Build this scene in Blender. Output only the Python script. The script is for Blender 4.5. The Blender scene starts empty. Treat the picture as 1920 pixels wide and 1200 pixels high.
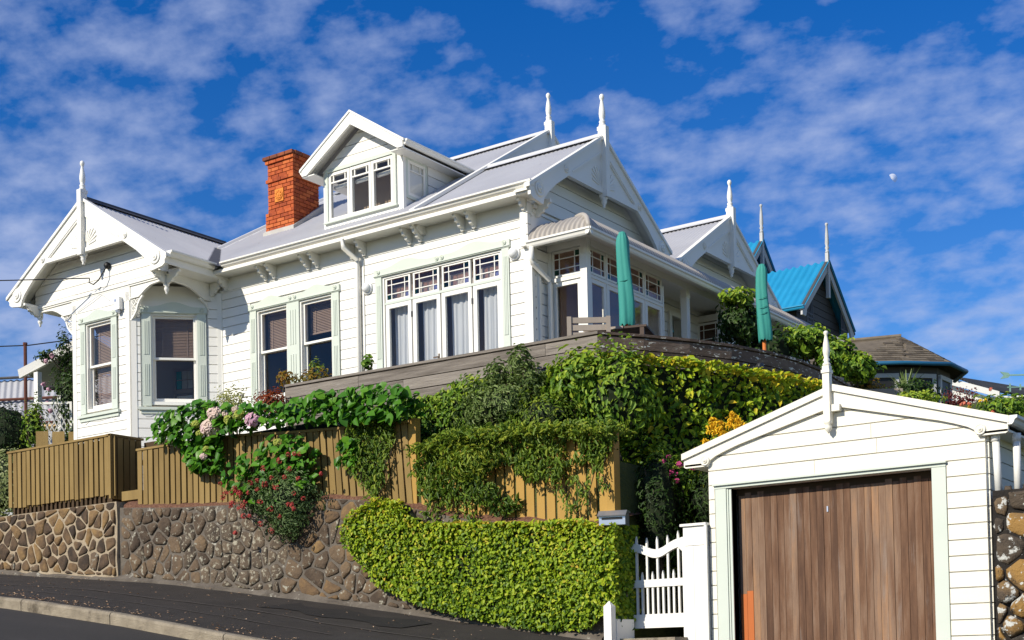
import bpy, math, random
import numpy as np
from mathutils import Matrix, Vector
R = math.radians
sc = bpy.context.scene
COL = sc.collection
# ---------------------------------------------------------------- camera
W2C = np.array([[0.81682483, 0.57650750, -0.02088780], [-0.03251731, 0.00986146, -0.99942252], [-0.57596860, 0.81703234, 0.02680156]])
cd = bpy.data.cameras.new('camera')
cam = bpy.data.objects.new('camera', cd); COL.objects.link(cam)
cam.matrix_world = Matrix(((W2C[0, 0], -W2C[1, 0], -W2C[2, 0], 0), (W2C[0, 1], -W2C[1, 1], -W2C[2, 1], 0),
                           (W2C[0, 2], -W2C[1, 2], -W2C[2, 2], 1.6), (0, 0, 0, 1)))
cd.sensor_width = 36; cd.lens = 36 * 2560.27 / 1920; cd.shift_y = (1177.44 - 600) / 1920
cd.clip_start = .1; cd.clip_end = 6000
sc.camera = cam
# ---------------------------------------------------------------- sun, sky, exposure
SUN_AZ, SUN_EL = R(16), R(31)                      # azimuth from -Y towards -X
to_sun = Vector((-math.sin(SUN_AZ) * math.cos(SUN_EL), -math.cos(SUN_AZ) * math.cos(SUN_EL), math.sin(SUN_EL)))
sl = bpy.data.lights.new('sun', 'SUN'); sl.energy = 5.0; sl.angle = R(.5); sl.color = (1, .93, .80)
so = bpy.data.objects.new('sun', sl); COL.objects.link(so); so.rotation_euler = to_sun.to_track_quat('Z', 'Y').to_euler()
so.location = (-20, -20, 40)
sc.view_settings.view_transform = 'Standard'; sc.view_settings.look = 'None'
sc.view_settings.exposure = .08; sc.view_settings.gamma = 1
try: sc.view_settings.use_curve_mapping = False
except Exception: pass
SKYLOC = (-9.12, -0.48, 0)
wd = bpy.data.worlds.new('World'); sc.world = wd; wd.use_nodes = True
def nodes_of(tree):
    tree.nodes.clear(); N = tree.nodes; L = tree.links
    def n(t, **k):
        x = N.new(t)
        for a, v in k.items():
            if a.startswith('i_'):
                key = a[2:]
                key = int(key) if key.isdigit() else key.replace('_', ' ')
                x.inputs[key].default_value = v
            else: setattr(x, a, v)
        return x
    return n, lambda a, b: L.new(a, b)
n, ln = nodes_of(wd.node_tree)
sky = n('ShaderNodeTexSky', sky_type='NISHITA', sun_disc=False, sun_elevation=SUN_EL, sun_rotation=math.atan2(to_sun.x, to_sun.y),
        altitude=0, air_density=1.0, dust_density=.0, ozone_density=3.0)
hsv = n('ShaderNodeHueSaturation', i_Saturation=1.42, i_Value=1.5, i_Hue=.517)
ln(sky.outputs[0], hsv.inputs['Color'])
tc = n('ShaderNodeTexCoord'); sep = n('ShaderNodeSeparateXYZ'); ln(tc.outputs['Generated'], sep.inputs[0])
zc = n('ShaderNodeMath', operation='MAXIMUM', i_1=.0); ln(sep.outputs['Z'], zc.inputs[0])
za = n('ShaderNodeMath', operation='ADD', i_1=.32); ln(zc.outputs[0], za.inputs[0])
dx = n('ShaderNodeMath', operation='DIVIDE'); ln(sep.outputs['X'], dx.inputs[0]); ln(za.outputs[0], dx.inputs[1])
dy = n('ShaderNodeMath', operation='DIVIDE'); ln(sep.outputs['Y'], dy.inputs[0]); ln(za.outputs[0], dy.inputs[1])
cv = n('ShaderNodeCombineXYZ'); ln(dx.outputs[0], cv.inputs[0]); ln(dy.outputs[0], cv.inputs[1])
mp = n('ShaderNodeMapping'); ln(cv.outputs[0], mp.inputs[0]); mp.inputs['Location'].default_value = SKYLOC
mp.inputs['Rotation'].default_value = (0, 0, R(-25)); mp.inputs['Scale'].default_value = (1.0, 1.15, 1)
n1 = n('ShaderNodeTexNoise', i_Scale=15., i_Detail=6.0, i_Roughness=.55, i_Distortion=.0); ln(mp.outputs[0], n1.inputs['Vector'])
n2 = n('ShaderNodeTexNoise', i_Scale=3.0, i_Detail=3.0, i_Roughness=.5); ln(mp.outputs[0], n2.inputs['Vector'])
ad = n('ShaderNodeMath', operation='MULTIPLY_ADD', i_1=1.0, i_2=-.5); ln(n2.outputs[0], ad.inputs[0])
sm = n('ShaderNodeMath', operation='ADD'); ln(n1.outputs[0], sm.inputs[0]); ln(ad.outputs[0], sm.inputs[1])
rp = n('ShaderNodeValToRGB'); rp.color_ramp.elements[0].position = .385; rp.color_ramp.elements[0].color = (0, 0, 0, 1)
rp.color_ramp.elements[1].position = .80; rp.color_ramp.elements[1].color = (.74, .74, .74, 1)
ln(sm.outputs[0], rp.inputs[0])
mx = n('ShaderNodeMixRGB'); ln(rp.outputs[0], mx.inputs[0]); ln(hsv.outputs[0], mx.inputs[1]); mx.inputs[2].default_value = (5.6, 6.6, 9.6, 1)
bg = n('ShaderNodeBackground', i_Strength=.08); ln(mx.outputs[0], bg.inputs[0])
wo = n('ShaderNodeOutputWorld'); ln(bg.outputs[0], wo.inputs[0])
# ---------------------------------------------------------------- mesh helpers
WL = {}
def link(o, parent=None, loc=(0, 0, 0)):
    COL.objects.link(o)
    loc = Vector(loc)
    if parent is not None:
        o.parent = parent; o.location = loc - WL[parent.name]
    else: o.location = loc
    WL[o.name] = loc
    return o
def tag(o, label=None, cat=None, group=None, kind=None):
    if label: o['label'] = label
    if cat: o['category'] = cat
    if group: o['group'] = group
    if kind: o['kind'] = kind
    return o
def thing(name, loc, label, cat, group=None):
    o = bpy.data.objects.new(name, None); o.empty_display_size = .2
    link(o, None, loc); return tag(o, label, cat, group)
class Fr:
    def __init__(s, o=(0, 0, 0), u=(1, 0)):
        s.o = Vector(o); l = math.hypot(*u); s.u = Vector((u[0] / l, u[1] / l, 0)); s.n = Vector((s.u.y, -s.u.x, 0))
    def p(s, a, b, c): return s.o + s.u * a + s.n * b + Vector((0, 0, c))
WF = Fr((0, 0, 0), (1, 0))     # a=x, b=-y, c=z
class MB:
    def __init__(s, fr=None): s.v = []; s.f = []; s.fr = fr
    def P(s, a, b, c):
        s.v.append(tuple(s.fr.p(a, b, c)) if s.fr else (a, b, c)); return len(s.v) - 1
    def box(s, a0, a1, b0, b1, c0, c1):
        i = [s.P(a, b, c) for a in (a0, a1) for b in (b0, b1) for c in (c0, c1)]
        for q in ((0, 1, 3, 2), (4, 6, 7, 5), (0, 4, 5, 1), (2, 3, 7, 6), (0, 2, 6, 4), (1, 5, 7, 3)): s.f.append([i[k] for k in q])
        return s
    def prism(s, poly, b0, b1):          # poly in (a, c)
        k = len(poly); A = [s.P(a, b0, c) for a, c in poly]; B = [s.P(a, b1, c) for a, c in poly]
        s.f.append(A[::-1]); s.f.append(B)
        for i in range(k): j = (i + 1) % k; s.f.append([A[i], A[j], B[j], B[i]])
        return s
    def prism_b(s, poly, a0, a1):        # poly in (b, c)
        k = len(poly); A = [s.P(a0, b, c) for b, c in poly]; B = [s.P(a1, b, c) for b, c in poly]
        s.f.append(A[::-1]); s.f.append(B)
        for i in range(k): j = (i + 1) % k; s.f.append([A[i], A[j], B[j], B[i]])
        return s
    def prism_c(s, poly, c0, c1):        # poly in (a, b)
        k = len(poly); A = [s.P(a, b, c0) for a, b in poly]; B = [s.P(a, b, c1) for a, b in poly]
        s.f.append(A[::-1]); s.f.append(B)
        for i in range(k): j = (i + 1) % k; s.f.append([A[i], A[j], B[j], B[i]])
        return s
    def lathe(s, a, b, prof, seg=14):    # prof (r, c) about a vertical axis
        rings = []
        for r, c in prof:
            rings.append([s.P(a + r * math.cos(2 * math.pi * k / seg), b + r * math.sin(2 * math.pi * k / seg), c) for k in range(seg)])
        for q in range(len(rings) - 1):
            for k in range(seg): j = (k + 1) % seg; s.f.append([rings[q][k], rings[q][j], rings[q + 1][j], rings[q + 1][k]])
        s.f.append(rings[0][::-1]); s.f.append(rings[-1]); return s
    def lathe_n(s, a, c, prof, seg=14):  # prof (r, b) about the outward axis
        rings = []
        for r, b in prof:
            rings.append([s.P(a + r * math.cos(2 * math.pi * k / seg), b, c + r * math.sin(2 * math.pi * k / seg)) for k in range(seg)])
        for q in range(len(rings) - 1):
            for k in range(seg): j = (k + 1) % seg; s.f.append([rings[q][k], rings[q][j], rings[q + 1][j], rings[q + 1][k]])
        s.f.append(rings[-1]); return s
    def tube(s, pts, r, seg=8, cap=True):
        P = [Vector(p) for p in pts]; rings = []
        rr = r if isinstance(r, (list, tuple)) else [r] * len(P)
        for i, p in enumerate(P):
            d = (P[min(i + 1, len(P) - 1)] - P[max(i - 1, 0)])
            if d.length < 1e-9: d = Vector((0, 0, 1))
            d.normalize(); x = d.cross(Vector((0, 0, 1)) if abs(d.z) < .9 else Vector((1, 0, 0))).normalized(); y = d.cross(x)
            rings.append([s.P(*(p + (x * math.cos(2 * math.pi * k / seg) + y * math.sin(2 * math.pi * k / seg)) * rr[i])) for k in range(seg)])
        for q in range(len(rings) - 1):
            for k in range(seg): j = (k + 1) % seg; s.f.append([rings[q][k], rings[q][j], rings[q + 1][j], rings[q + 1][k]])
        if cap: s.f.append(rings[0][::-1]); s.f.append(rings[-1])
        return s
    def ring(s, a0, a1, c0, c1, w, b0, b1, wb=None):
        wb = w if wb is None else wb
        s.box(a0, a0 + w, b0, b1, c0, c1); s.box(a1 - w, a1, b0, b1, c0, c1)
        s.box(a0 + w, a1 - w, b0, b1, c1 - w, c1); s.box(a0 + w, a1 - w, b0, b1, c0, c0 + wb); return s
    def mesh(s, name, mat, smooth=False):
        m = bpy.data.meshes.new(name); m.from_pydata(s.v, [], s.f)
        if mat: m.materials.append(MAT[mat] if isinstance(mat, str) else mat)
        if smooth: m.polygons.foreach_set('use_smooth', [True] * len(m.polygons))
        return m
    def build(s, name, mat, parent=None, smooth=False):
        return link(bpy.data.objects.new(name, s.mesh(name, mat, smooth)), parent)
def add_tag(mb, name, mat, label, cat, group=None, kind=None, smooth=False):
    return tag(mb.build(name, mat, None, smooth), label, cat, group, kind)
# ---------------------------------------------------------------- materials
MAT = {}
def lin(h):
    c = [int(h[i:i + 2], 16) / 255 for i in (0, 2, 4)]
    return tuple(x / 12.92 if x <= .04045 else ((x + .055) / 1.055) ** 2.4 for x in c) + (1,)
def mat(name, cols, rough=.6, nscale=3., var=0., ndet=4., bump=0., bscale=40., obj=0., stretch=(1, 1, 1), spec=.35, metal=0., wear=None, wscale=2., wpos=.6, wsharp=.08, trans=0., attr=None):
    m = bpy.data.materials.new(name); m.use_nodes = True; MAT[name] = m
    n, ln = nodes_of(m.node_tree)
    out = n('ShaderNodeOutputMaterial'); bs = n('ShaderNodeBsdfPrincipled', i_Roughness=rough, i_Metallic=metal)
    bs.inputs['Specular IOR Level'].default_value = spec
    tcn = n('ShaderNodeTexCoord'); mpn = n('ShaderNodeMapping'); mpn.inputs['Scale'].default_value = stretch
    ln(tcn.outputs['Object'], mpn.inputs[0])
    cr = n('ShaderNodeValToRGB'); e = cr.color_ramp.elements
    cols = [c if len(c) == 4 else tuple(c) + (1,) for c in cols]
    if len(cols) == 1: cols = cols * 2
    e[0].color = cols[0]; e[-1].color = cols[-1]
    for k, c in enumerate(cols[1:-1]): x = e.new((k + 1) / (len(cols) - 1)); x.color = c
    nz = n('ShaderNodeTexNoise', i_Scale=nscale, i_Detail=ndet, i_Roughness=.6); ln(mpn.outputs[0], nz.inputs['Vector'])
    fac = n('ShaderNodeMath', operation='MULTIPLY_ADD', i_1=1 + var, i_2=-var / 2); ln(nz.outputs[0], fac.inputs[0])
    f = fac.outputs[0]
    if obj:
        oi = n('ShaderNodeObjectInfo'); a = n('ShaderNodeMath', operation='MULTIPLY_ADD', i_1=obj, i_2=-obj / 2); ln(oi.outputs['Random'], a.inputs[0])
        b = n('ShaderNodeMath', operation='ADD'); ln(f, b.inputs[0]); ln(a.outputs[0], b.inputs[1]); f = b.outputs[0]
        ad = n('ShaderNodeVectorMath', operation='ADD'); ln(tcn.outputs['Object'], ad.inputs[0])
        cb = n('ShaderNodeMath', operation='MULTIPLY', i_1=37.); ln(oi.outputs['Random'], cb.inputs[0])
        ln(cb.outputs[0], ad.inputs[1]); ln(ad.outputs[0], mpn.inputs[0])
    if attr:
        at = n('ShaderNodeAttribute', attribute_name=attr); b = n('ShaderNodeMath', operation='MULTIPLY_ADD', i_1=.25); ln(nz.outputs[0], b.inputs[0])
        c2 = n('ShaderNodeMath', operation='SUBTRACT', i_1=.125); ln(at.outputs['Fac'], c2.inputs[0]); ln(c2.outputs[0], b.inputs[2]); f = b.outputs[0]
    ln(f, cr.inputs[0]); colr = cr.outputs[0]
    if wear:
        for wi, (wc, wsc, wp, ws) in enumerate(wear if isinstance(wear, list) else [(wear, wscale, wpos, wsharp)]):
            wn = n('ShaderNodeTexNoise', i_Scale=wsc, i_Detail=8., i_Roughness=.65); ln(mpn.outputs[0], wn.inputs['Vector'])
            wr = n('ShaderNodeMapRange', i_1=wp, i_2=wp + ws); ln(wn.outputs[0], wr.inputs[0])
            wm = n('ShaderNodeMixRGB'); ln(wr.outputs[0], wm.inputs[0]); ln(colr, wm.inputs[1]); wm.inputs[2].default_value = tuple(wc)[:3] + (1,); colr = wm.outputs[0]
    ln(colr, bs.inputs['Base Color'])
    if bump:
        bn = n('ShaderNodeTexNoise', i_Scale=bscale, i_Detail=5., i_Roughness=.6); ln(mpn.outputs[0], bn.inputs['Vector'])
        bp = n('ShaderNodeBump', i_Strength=bump, i_Distance=.02); ln(bn.outputs[0], bp.inputs['Height']); ln(bp.outputs[0], bs.inputs['Normal'])
    if trans:
        tr = n('ShaderNodeBsdfTranslucent'); ln(colr, tr.inputs[0]); ms = n('ShaderNodeMixShader', i_0=trans)
        ln(bs.outputs[0], ms.inputs[1]); ln(tr.outputs[0], ms.inputs[2]); ln(ms.outputs[0], out.inputs[0])
    else: ln(bs.outputs[0], out.inputs[0])
    return m
def glass(name, tint, refl=1.0, base=.04):
    m = bpy.data.materials.new(name); m.use_nodes = True; MAT[name] = m; n, ln = nodes_of(m.node_tree)
    out = n('ShaderNodeOutputMaterial'); t = n('ShaderNodeBsdfTransparent'); t.inputs[0].default_value = tuple(tint) + (1,)
    g = n('ShaderNodeBsdfGlossy', i_Roughness=.0); g.inputs[0].default_value = (1, 1, 1, 1)
    fr = n('ShaderNodeLayerWeight', i_Blend=.5); pw_ = n('ShaderNodeMath', operation='POWER', i_1=4.); ln(fr.outputs['Facing'], pw_.inputs[0]); ml = n('ShaderNodeMath', operation='MULTIPLY_ADD', i_1=refl * .9, i_2=base); ln(pw_.outputs[0], ml.inputs[0])
    bn = n('ShaderNodeTexNoise', i_Scale=1.6, i_Detail=2.); tcn = n('ShaderNodeTexCoord'); ln(tcn.outputs['Object'], bn.inputs['Vector'])
    bp = n('ShaderNodeBump', i_Strength=.06, i_Distance=.05); ln(bn.outputs[0], bp.inputs['Height']); ln(bp.outputs[0], g.inputs['Normal'])
    ms = n('ShaderNodeMixShader'); ln(ml.outputs[0], ms.inputs[0]); ln(t.outputs[0], ms.inputs[1]); ln(g.outputs[0], ms.inputs[2]); ln(ms.outputs[0], out.inputs[0])
W0 = (.80, .775, .70); W1 = (.86, .84, .775)
mat('white_paint', [W0, W1], .45, 1.2, .6, bump=.08, bscale=18, wear=(.60, .56, .46), wscale=3.0, wpos=.68, wsharp=.25)
mat('board_paint', [(.78, .76, .70), (.88, .86, .80)], .5, 1.0, .5, obj=.5, bump=.12, bscale=9, stretch=(.4, .4, 2.5), wear=(.56, .52, .43), wscale=2.2, wpos=.69, wsharp=.3)
mat('garage_paint', [(.78, .74, .62), (.85, .81, .69)], .5, 1.0, .5, obj=.4, bump=.08, bscale=9, stretch=(.4, .4, 2.5))
mat('green_trim', [(.56, .61, .52), (.62, .66, .575)], .45, 2., .6)
mat('roof_iron', [(.38, .38, .40), (.47, .47, .485)], .5, .9, .9, wear=[((.20, .20, .21), 7., .66, .1), ((.5, .5, .5), 1.7, .62, .2)], spec=.3)
mat('ridge_iron', [(.50, .50, .51), (.6, .6, .6)], .45, 3., .6)
mat('bull_iron', [(.36, .33, .29), (.46, .42, .37)], .5, 2., .8)
mat('lead_dark', [(.05, .05, .055), (.09, .09, .09)], .6, 4., .5)
mat('brick', [(.27, .05, .016), (.46, .092, .022), (.56, .145, .038)], .85, 9., .5, obj=.9, bump=.5, bscale=60, wear=(.10, .035, .02), wscale=9., wpos=.64, wsharp=.15)
mat('brick_soot', [(.14, .05, .03), (.34, .09, .03)], .9, 9., .8, obj=.7, bump=.5, bscale=60)
mat('brick_mortar', [(.13, .045, .025), (.09, .035, .02)], .95, 20., .5)
mat('terracotta', [(.72, .26, .04), (.62, .2, .03)], .8, 6., .4)
mat('cement', [(.42, .40, .36), (.55, .52, .47)], .9, 6., .6, bump=.3, bscale=50)
mat('interior', [(.30, .22, .15), (.36, .27, .19)], .9, 1., .4)
mat('interior_wall', [(.32, .27, .22), (.36, .31, .26)], .9, 1., .4)
mat('blind', [(.24, .17, .135), (.32, .23, .18)], .6, 4., .4)
mat('curtain', [(.72, .76, .82), (.80, .83, .88)], .8, 3., .4, trans=.35)
mat('lace', [(.38, .31, .27), (.75, .69, .64), (.86, .82, .79)], .9, 26., .9, trans=.3)
mat('pelmet', [(.30, .17, .12), (.36, .21, .15)], .8, 3., .4)
glass('glass', (.95, .95, .94), .75, .018)
glass('glass_green', (.08, .45, .38), .8); glass('glass_blue', (.52, .58, .86), .8); glass('glass_brown', (.62, .44, .36), .8)
glass('glass_rose', (.86, .72, .66), .8); glass('glass_clear', (.96, .96, .95), .8); glass('glass_teal', (.10, .42, .48), .8)
mat('black', [(.012, .012, .012), (.02, .02, .02)], .5)
mat('metal_dark', [(.05, .05, .055), (.08, .08, .08)], .4, metal=.4)
mat('handle', [(.12, .08, .05), (.16, .1, .06)], .4)
mat('lamp_white', [(.82, .82, .80), (.86, .86, .84)], .25, 3., .3)
mat('deck_wood', [(.12, .10, .082), (.22, .19, .16), (.32, .28, .235)], .85, 3.2, .7, obj=.45, stretch=(.6, .6, 9), bump=.5, bscale=14, wear=[((.055, .045, .038), 2.0, .60, .14), ((.36, .33, .29), 5., .67, .07)])
mat('deck_lichen', [(.06, .042, .032), (.115, .08, .06), (.17, .125, .098)], .9, 3., .7, obj=.4, stretch=(1, 1, 3), bump=.5, bscale=14, wear=[((.62, .60, .53), 10., .585, .03), ((.30, .26, .2), 3., .62, .1)])
mat('fence', [(.165, .105, .03), (.235, .152, .045), (.29, .195, .065)], .7, 2.5, .6, obj=.55, stretch=(2, 2, .5), bump=.2, bscale=20, wear=[((.15, .085, .022), 3., .66, .2)])
mat('fence_dark', [(.05, .03, .012), (.07, .04, .016)], .8, 2., .4)
mat('fence_gold', [(.38, .22, .045), (.44, .26, .06)], .7, 2., .6, obj=.5, stretch=(2, 2, .5))
mat('plank', [(.095, .050, .030), (.165, .088, .05), (.235, .15, .098), (.36, .20, .105)], .7, 2.2, .9, ndet=6, obj=.7, stretch=(5, 5, .55), bump=.35, bscale=30, spec=.2, wear=[((.27, .225, .19), 1.6, .60, .2), ((.06, .032, .022), 2.1, .63, .15)])
mat('orange_paint', [(.44, .11, .02), (.52, .145, .03)], .6, 3., .4)
mat('stone', [(.045, .032, .022), (.095, .062, .038), (.16, .10, .05), (.24, .15, .062)], .95, 5., .8, obj=.9, bump=.9, bscale=22, wear=[((.20, .17, .055), 4., .66, .1), ((.05, .035, .025), 9., .62, .12)])
mat('stone_lichen', [(.06, .042, .028), (.115, .08, .051), (.17, .115, .066)], .95, 5., .8, obj=.8, bump=1., bscale=22, wear=[((.34, .32, .25), 14., .58, .05), ((.05, .04, .03), 9., .62, .12)])
mat('stone_big', [(.045, .036, .028), (.11, .082, .055), (.30, .17, .05)], .95, 3., .9, obj=1., bump=1., bscale=30, wear=[((.55, .55, .50), 10., .565, .03), ((.02, .018, .016), 13., .57, .1)])
mat('basalt_mortar', [(.012, .01, .009), (.03, .025, .02)], .95, 6., .9, bump=1., bscale=30, wear=[((.5, .5, .46), 10., .60, .03)])
mat('mortar', [(.28, .22, .145), (.46, .375, .26)], .95, 6., .9, bump=.8, bscale=40, wear=[((.15, .11, .075), 3., .55, .15)])
mat('stone_crust', [(.055, .042, .03), (.105, .078, .053), (.15, .11, .072)], .95, 6., .9, obj=.5, bump=1., bscale=26, wear=[((.34, .31, .23), 20., .54, .05), ((.045, .035, .026), 8., .58, .1)])
mat('mortar_dull', [(.085, .07, .055), (.17, .145, .115)], .95, 4., .9, bump=.7, bscale=30, wear=[((.42, .40, .33), 6., .60, .07), ((.08, .06, .05), 4., .62, .1)])
mat('asphalt', [(.030, .025, .020), (.050, .041, .033)], .9, 2.2, .9, bump=.6, bscale=160, wear=[((.11, .1, .085), 55., .70, .04), ((.052, .046, .04), 1.3, .56, .25)])
mat('seam', [(.07, .06, .05), (.11, .095, .08)], .95, 12., .9, bump=.6, bscale=90)
mat('asphalt_patch', [(.018, .016, .014), (.028, .024, .021)], .85, 4., .9, bump=.5, bscale=140, wear=[((.07, .06, .05), 40., .66, .05)])
mat('asphalt_road', [(.034, .030, .025), (.050, .044, .037)], .88, 1.1, .9, bump=.4, bscale=200, stretch=(.35, 1, 1), wear=[((.06, .054, .046), 2.2, .60, .2)])
mat('concrete', [(.20, .165, .115), (.38, .32, .23)], .95, 7., 1., bump=.9, bscale=60, wear=[((.10, .08, .055), 4., .56, .16), ((.5, .44, .33), 40., .66, .05)])
mat('soil', [(.05, .035, .022), (.09, .06, .035)], .95, 5., .8, bump=.8, bscale=30)
mat('mulch', [(.07, .03, .018), (.14, .065, .038), (.24, .13, .08)], .95, 40., .9, bump=.8, bscale=60)
mat('lawn', [(.035, .05, .015), (.07, .085, .025), (.10, .11, .035)], .95, 1.2, .9, bump=.9, bscale=30, wear=[((.075, .05, .03), 1.5, .58, .1)])
mat('teal_cloth', [(.03, .23, .19), (.05, .31, .255)], .75, 3., .6, bump=.25, bscale=12, stretch=(1, 1, .4))
mat('orange_pole', [(.5, .14, .03), (.58, .18, .04)], .5)
mat('chair_wood', [(.30, .25, .20), (.38, .32, .26)], .7, 4., .6, obj=.4, stretch=(4, 4, 1))
mat('table_wood', [(.05, .03, .02), (.09, .055, .035)], .6, 4., .6)
mat('galv', [(.45, .47, .52), (.58, .60, .66)], .3, 6., .5, metal=.75)
mat('blue_roof', [(.010, .22, .41), (.02, .29, .51)], .45, 1.4, .7, spec=.4)
mat('dark_board', [(.055, .052, .05), (.085, .08, .076)], .7, 2., .6, obj=.4)
mat('grey_white', [(.44, .44, .43), (.52, .52, .50)], .6, 2., .5)
mat('shingle', [(.075, .06, .042), (.135, .11, .078), (.19, .155, .11)], .9, 4., .7, obj=1.0, bump=.4, bscale=20)
mat('blue_gutter', [(.01, .10, .20), (.02, .13, .25)], .5)
mat('far_roof', [(.05, .05, .052), (.08, .08, .08)], .7, 2., .6)
mat('left_roof', [(.34, .34, .36), (.42, .42, .44)], .6, 2., .6)
mat('rust', [(.10, .035, .022), (.15, .05, .03)], .8)
mat('bark', [(.06, .045, .03), (.10, .075, .05)], .9, 8., .8, bump=.6, bscale=30)
mat('verdigris', [(.18, .34, .27), (.26, .42, .34)], .6, 8., .5)
mat('yellow_wood', [(.62, .40, .15), (.68, .46, .2)], .7)
mat('pink_petal', [(.62, .27, .42), (.74, .46, .56), (.78, .62, .58)], .8, 9., .8, trans=.25)
mat('pale_petal', [(.70, .52, .40), (.78, .62, .52), (.74, .50, .56)], .8, 9., .8, trans=.25)
mat('lime_petal', [(.36, .42, .06), (.5, .54, .12)], .8, 9., .8, trans=.3)
mat('red_petal', [(.38, .045, .04), (.52, .09, .07)], .8, 9., .8, trans=.25)
mat('magenta_petal', [(.45, .04, .16), (.6, .1, .25)], .8, 9., .8, trans=.25)
mat('gold_petal', [(.80, .46, .015), (.9, .62, .03)], .8, 9., .8, trans=.25)
mat('coral_petal', [(.66, .17, .10), (.72, .25, .16)], .8, 9., .8, trans=.25)
mat('dry_leaf', [(.34, .16, .06), (.55, .38, .24), (.3, .1, .04)], .9, 9., .9, obj=1.)
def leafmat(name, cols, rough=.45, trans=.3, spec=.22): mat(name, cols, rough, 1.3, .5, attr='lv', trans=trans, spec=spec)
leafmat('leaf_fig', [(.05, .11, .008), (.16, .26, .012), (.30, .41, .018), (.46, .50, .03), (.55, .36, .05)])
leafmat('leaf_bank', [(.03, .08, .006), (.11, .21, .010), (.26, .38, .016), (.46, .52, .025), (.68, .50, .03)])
leafmat('leaf_hydra', [(.025, .095, .008), (.055, .18, .012), (.10, .26, .018), (.18, .35, .03)], .38)
leafmat('leaf_vine', [(.03, .07, .008), (.095, .17, .017), (.19, .28, .028), (.38, .42, .045)])
leafmat('leaf_olive', [(.06, .11, .022), (.16, .23, .06), (.30, .37, .14)])
leafmat('leaf_dark', [(.010, .028, .006), (.026, .06, .010), (.055, .105, .016)])
leafmat('leaf_mid', [(.03, .09, .009), (.10, .20, .016), (.21, .33, .026), (.38, .46, .04)])
leafmat('leaf_pale', [(.22, .25, .05), (.34, .36, .10), (.45, .45, .20)])
leafmat('leaf_red', [(.10, .018, .010), (.24, .04, .012), (.34, .09, .02)])
leafmat('leaf_orange', [(.07, .08, .012), (.16, .14, .016), (.36, .17, .02)])
leafmat('leaf_varieg', [(.10, .14, .04), (.22, .27, .09), (.42, .44, .22)])
leafmat('leaf_grey', [(.05, .10, .03), (.12, .19, .06), (.21, .28, .11)])
leafmat('leaf_maroon', [(.05, .012, .012), (.11, .02, .02), (.16, .04, .03)])
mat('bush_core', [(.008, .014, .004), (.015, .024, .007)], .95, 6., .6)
# ---------------------------------------------------------------- terrain and street
def pl(pts):
    xs = [p[0] for p in pts]; ys = [p[1] for p in pts]
    return lambda x: float(np.interp(x, xs, ys))
bz = pl([(-250, 24), (-40, 5.1), (-18.05, 3.13), (-14.46, 2.807), (-11.19, 2.379), (-8.39, 1.962), (-7.3, 1.81), (-5, 1.55), (0, .95), (10, -.1), (60, -5), (250, -18)])
kz = pl([(-250, 23.6), (-40, 4.87), (-13.94, 2.521), (-12.58, 2.34), (-11.18, 2.150), (-9.85, 1.917), (-7, 1.5), (-3, .93), (0, .47), (10, -.5), (60, -5.4), (250, -18.5)])
def ground_z(x, y):
    if y < (12.45 if x < -3.47 else 12.9):
        z = kz(x) - .32 - .03 * max(0, 9.5 - y) if y > -12 else kz(x) - .95 + .02 * (-12 - y)
        return z
    up = max(0, y - 21)
    hill = (.25 if x < -8 else .25 + .05 * min(x + 8, 3.5)* -1) * min(up, 20) - .05 * max(0, up - 20)
    if x < -7.4: t = 3.75 + max(0, -x - 17) * .13
    elif x < -3.48: t = 1.55 - .12 * (x + 7.4) if y < 18.3 else 4.55 + .33 * min(y - 18.3, 3.0) - .38 * min(max(0, y - 22.5), 5)
    else: t = (2.75 + .28 * min(max(0, y - 12.6), 6))
    return t + hill
xs = sorted(set([-250, -180, -120, -80, -60, -45, -36, -30, -26, -22, -19, -17, -15, -13, -11, -9, -7.42, -7.38, -6, -4.5, -3.5, -3.46, -1, 2, 6, 12, 20, 35, 60, 100, 160, 250]))
ys = sorted(set([-250, -150, -80, -40, -20, -12, -6, 0, 5, 8, 9.5, 11, 12.44, 12.46, 12.88, 12.92, 13.2, 14, 15, 16, 17, 18.28, 18.32, 20, 21, 24, 28, 33, 40, 50, 66, 90, 140, 250]))
g = MB(); idx = {}
for i, x in enumerate(xs):
    for j, y in enumerate(ys): idx[i, j] = g.P(x, y, ground_z(x, y))
for i in range(len(xs) - 1):
    for j in range(len(ys) - 1): g.f.append([idx[i, j], idx[i + 1, j], idx[i + 1, j + 1], idx[i, j + 1]])
tag(g.build('ground', 'lawn'), kind='structure')
def strip(name, m, rows, x0, x1, step=.5):
    b = MB(); N = int((x1 - x0) / step) + 1; prev = None
    for i in range(N + 1):
        x = x0 + (x1 - x0) * i / N; cur = [b.P(x, *r(x)) for r in rows]
        if prev:
            for k in range(len(cur) - 1): b.f.append([prev[k], cur[k], cur[k + 1], prev[k + 1]])
        prev = cur
    return tag(b.build(name, m), kind='structure')
strip('road', 'asphalt_road', [lambda x, y=y: (y, kz(x) - .12 - .03 * (9.36 - y)) for y in (-9, -4, 0, 4, 7, 8.5, 9.36)], -120, 60, 1.)
strip('footpath', 'asphalt', [lambda x, t=t: (9.5 + 2.9 * t, kz(x) * (1 - t) + bz(x) * t - .004 - .02 * math.sin(math.pi * t)) for t in (0, .25, .5, .75, 1)], -60, 40, .5)
kb = tag(MB().build('kerb', 'concrete'), kind='structure')
x = -30.; rk = random.Random(3)
kb2 = MB()
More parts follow.
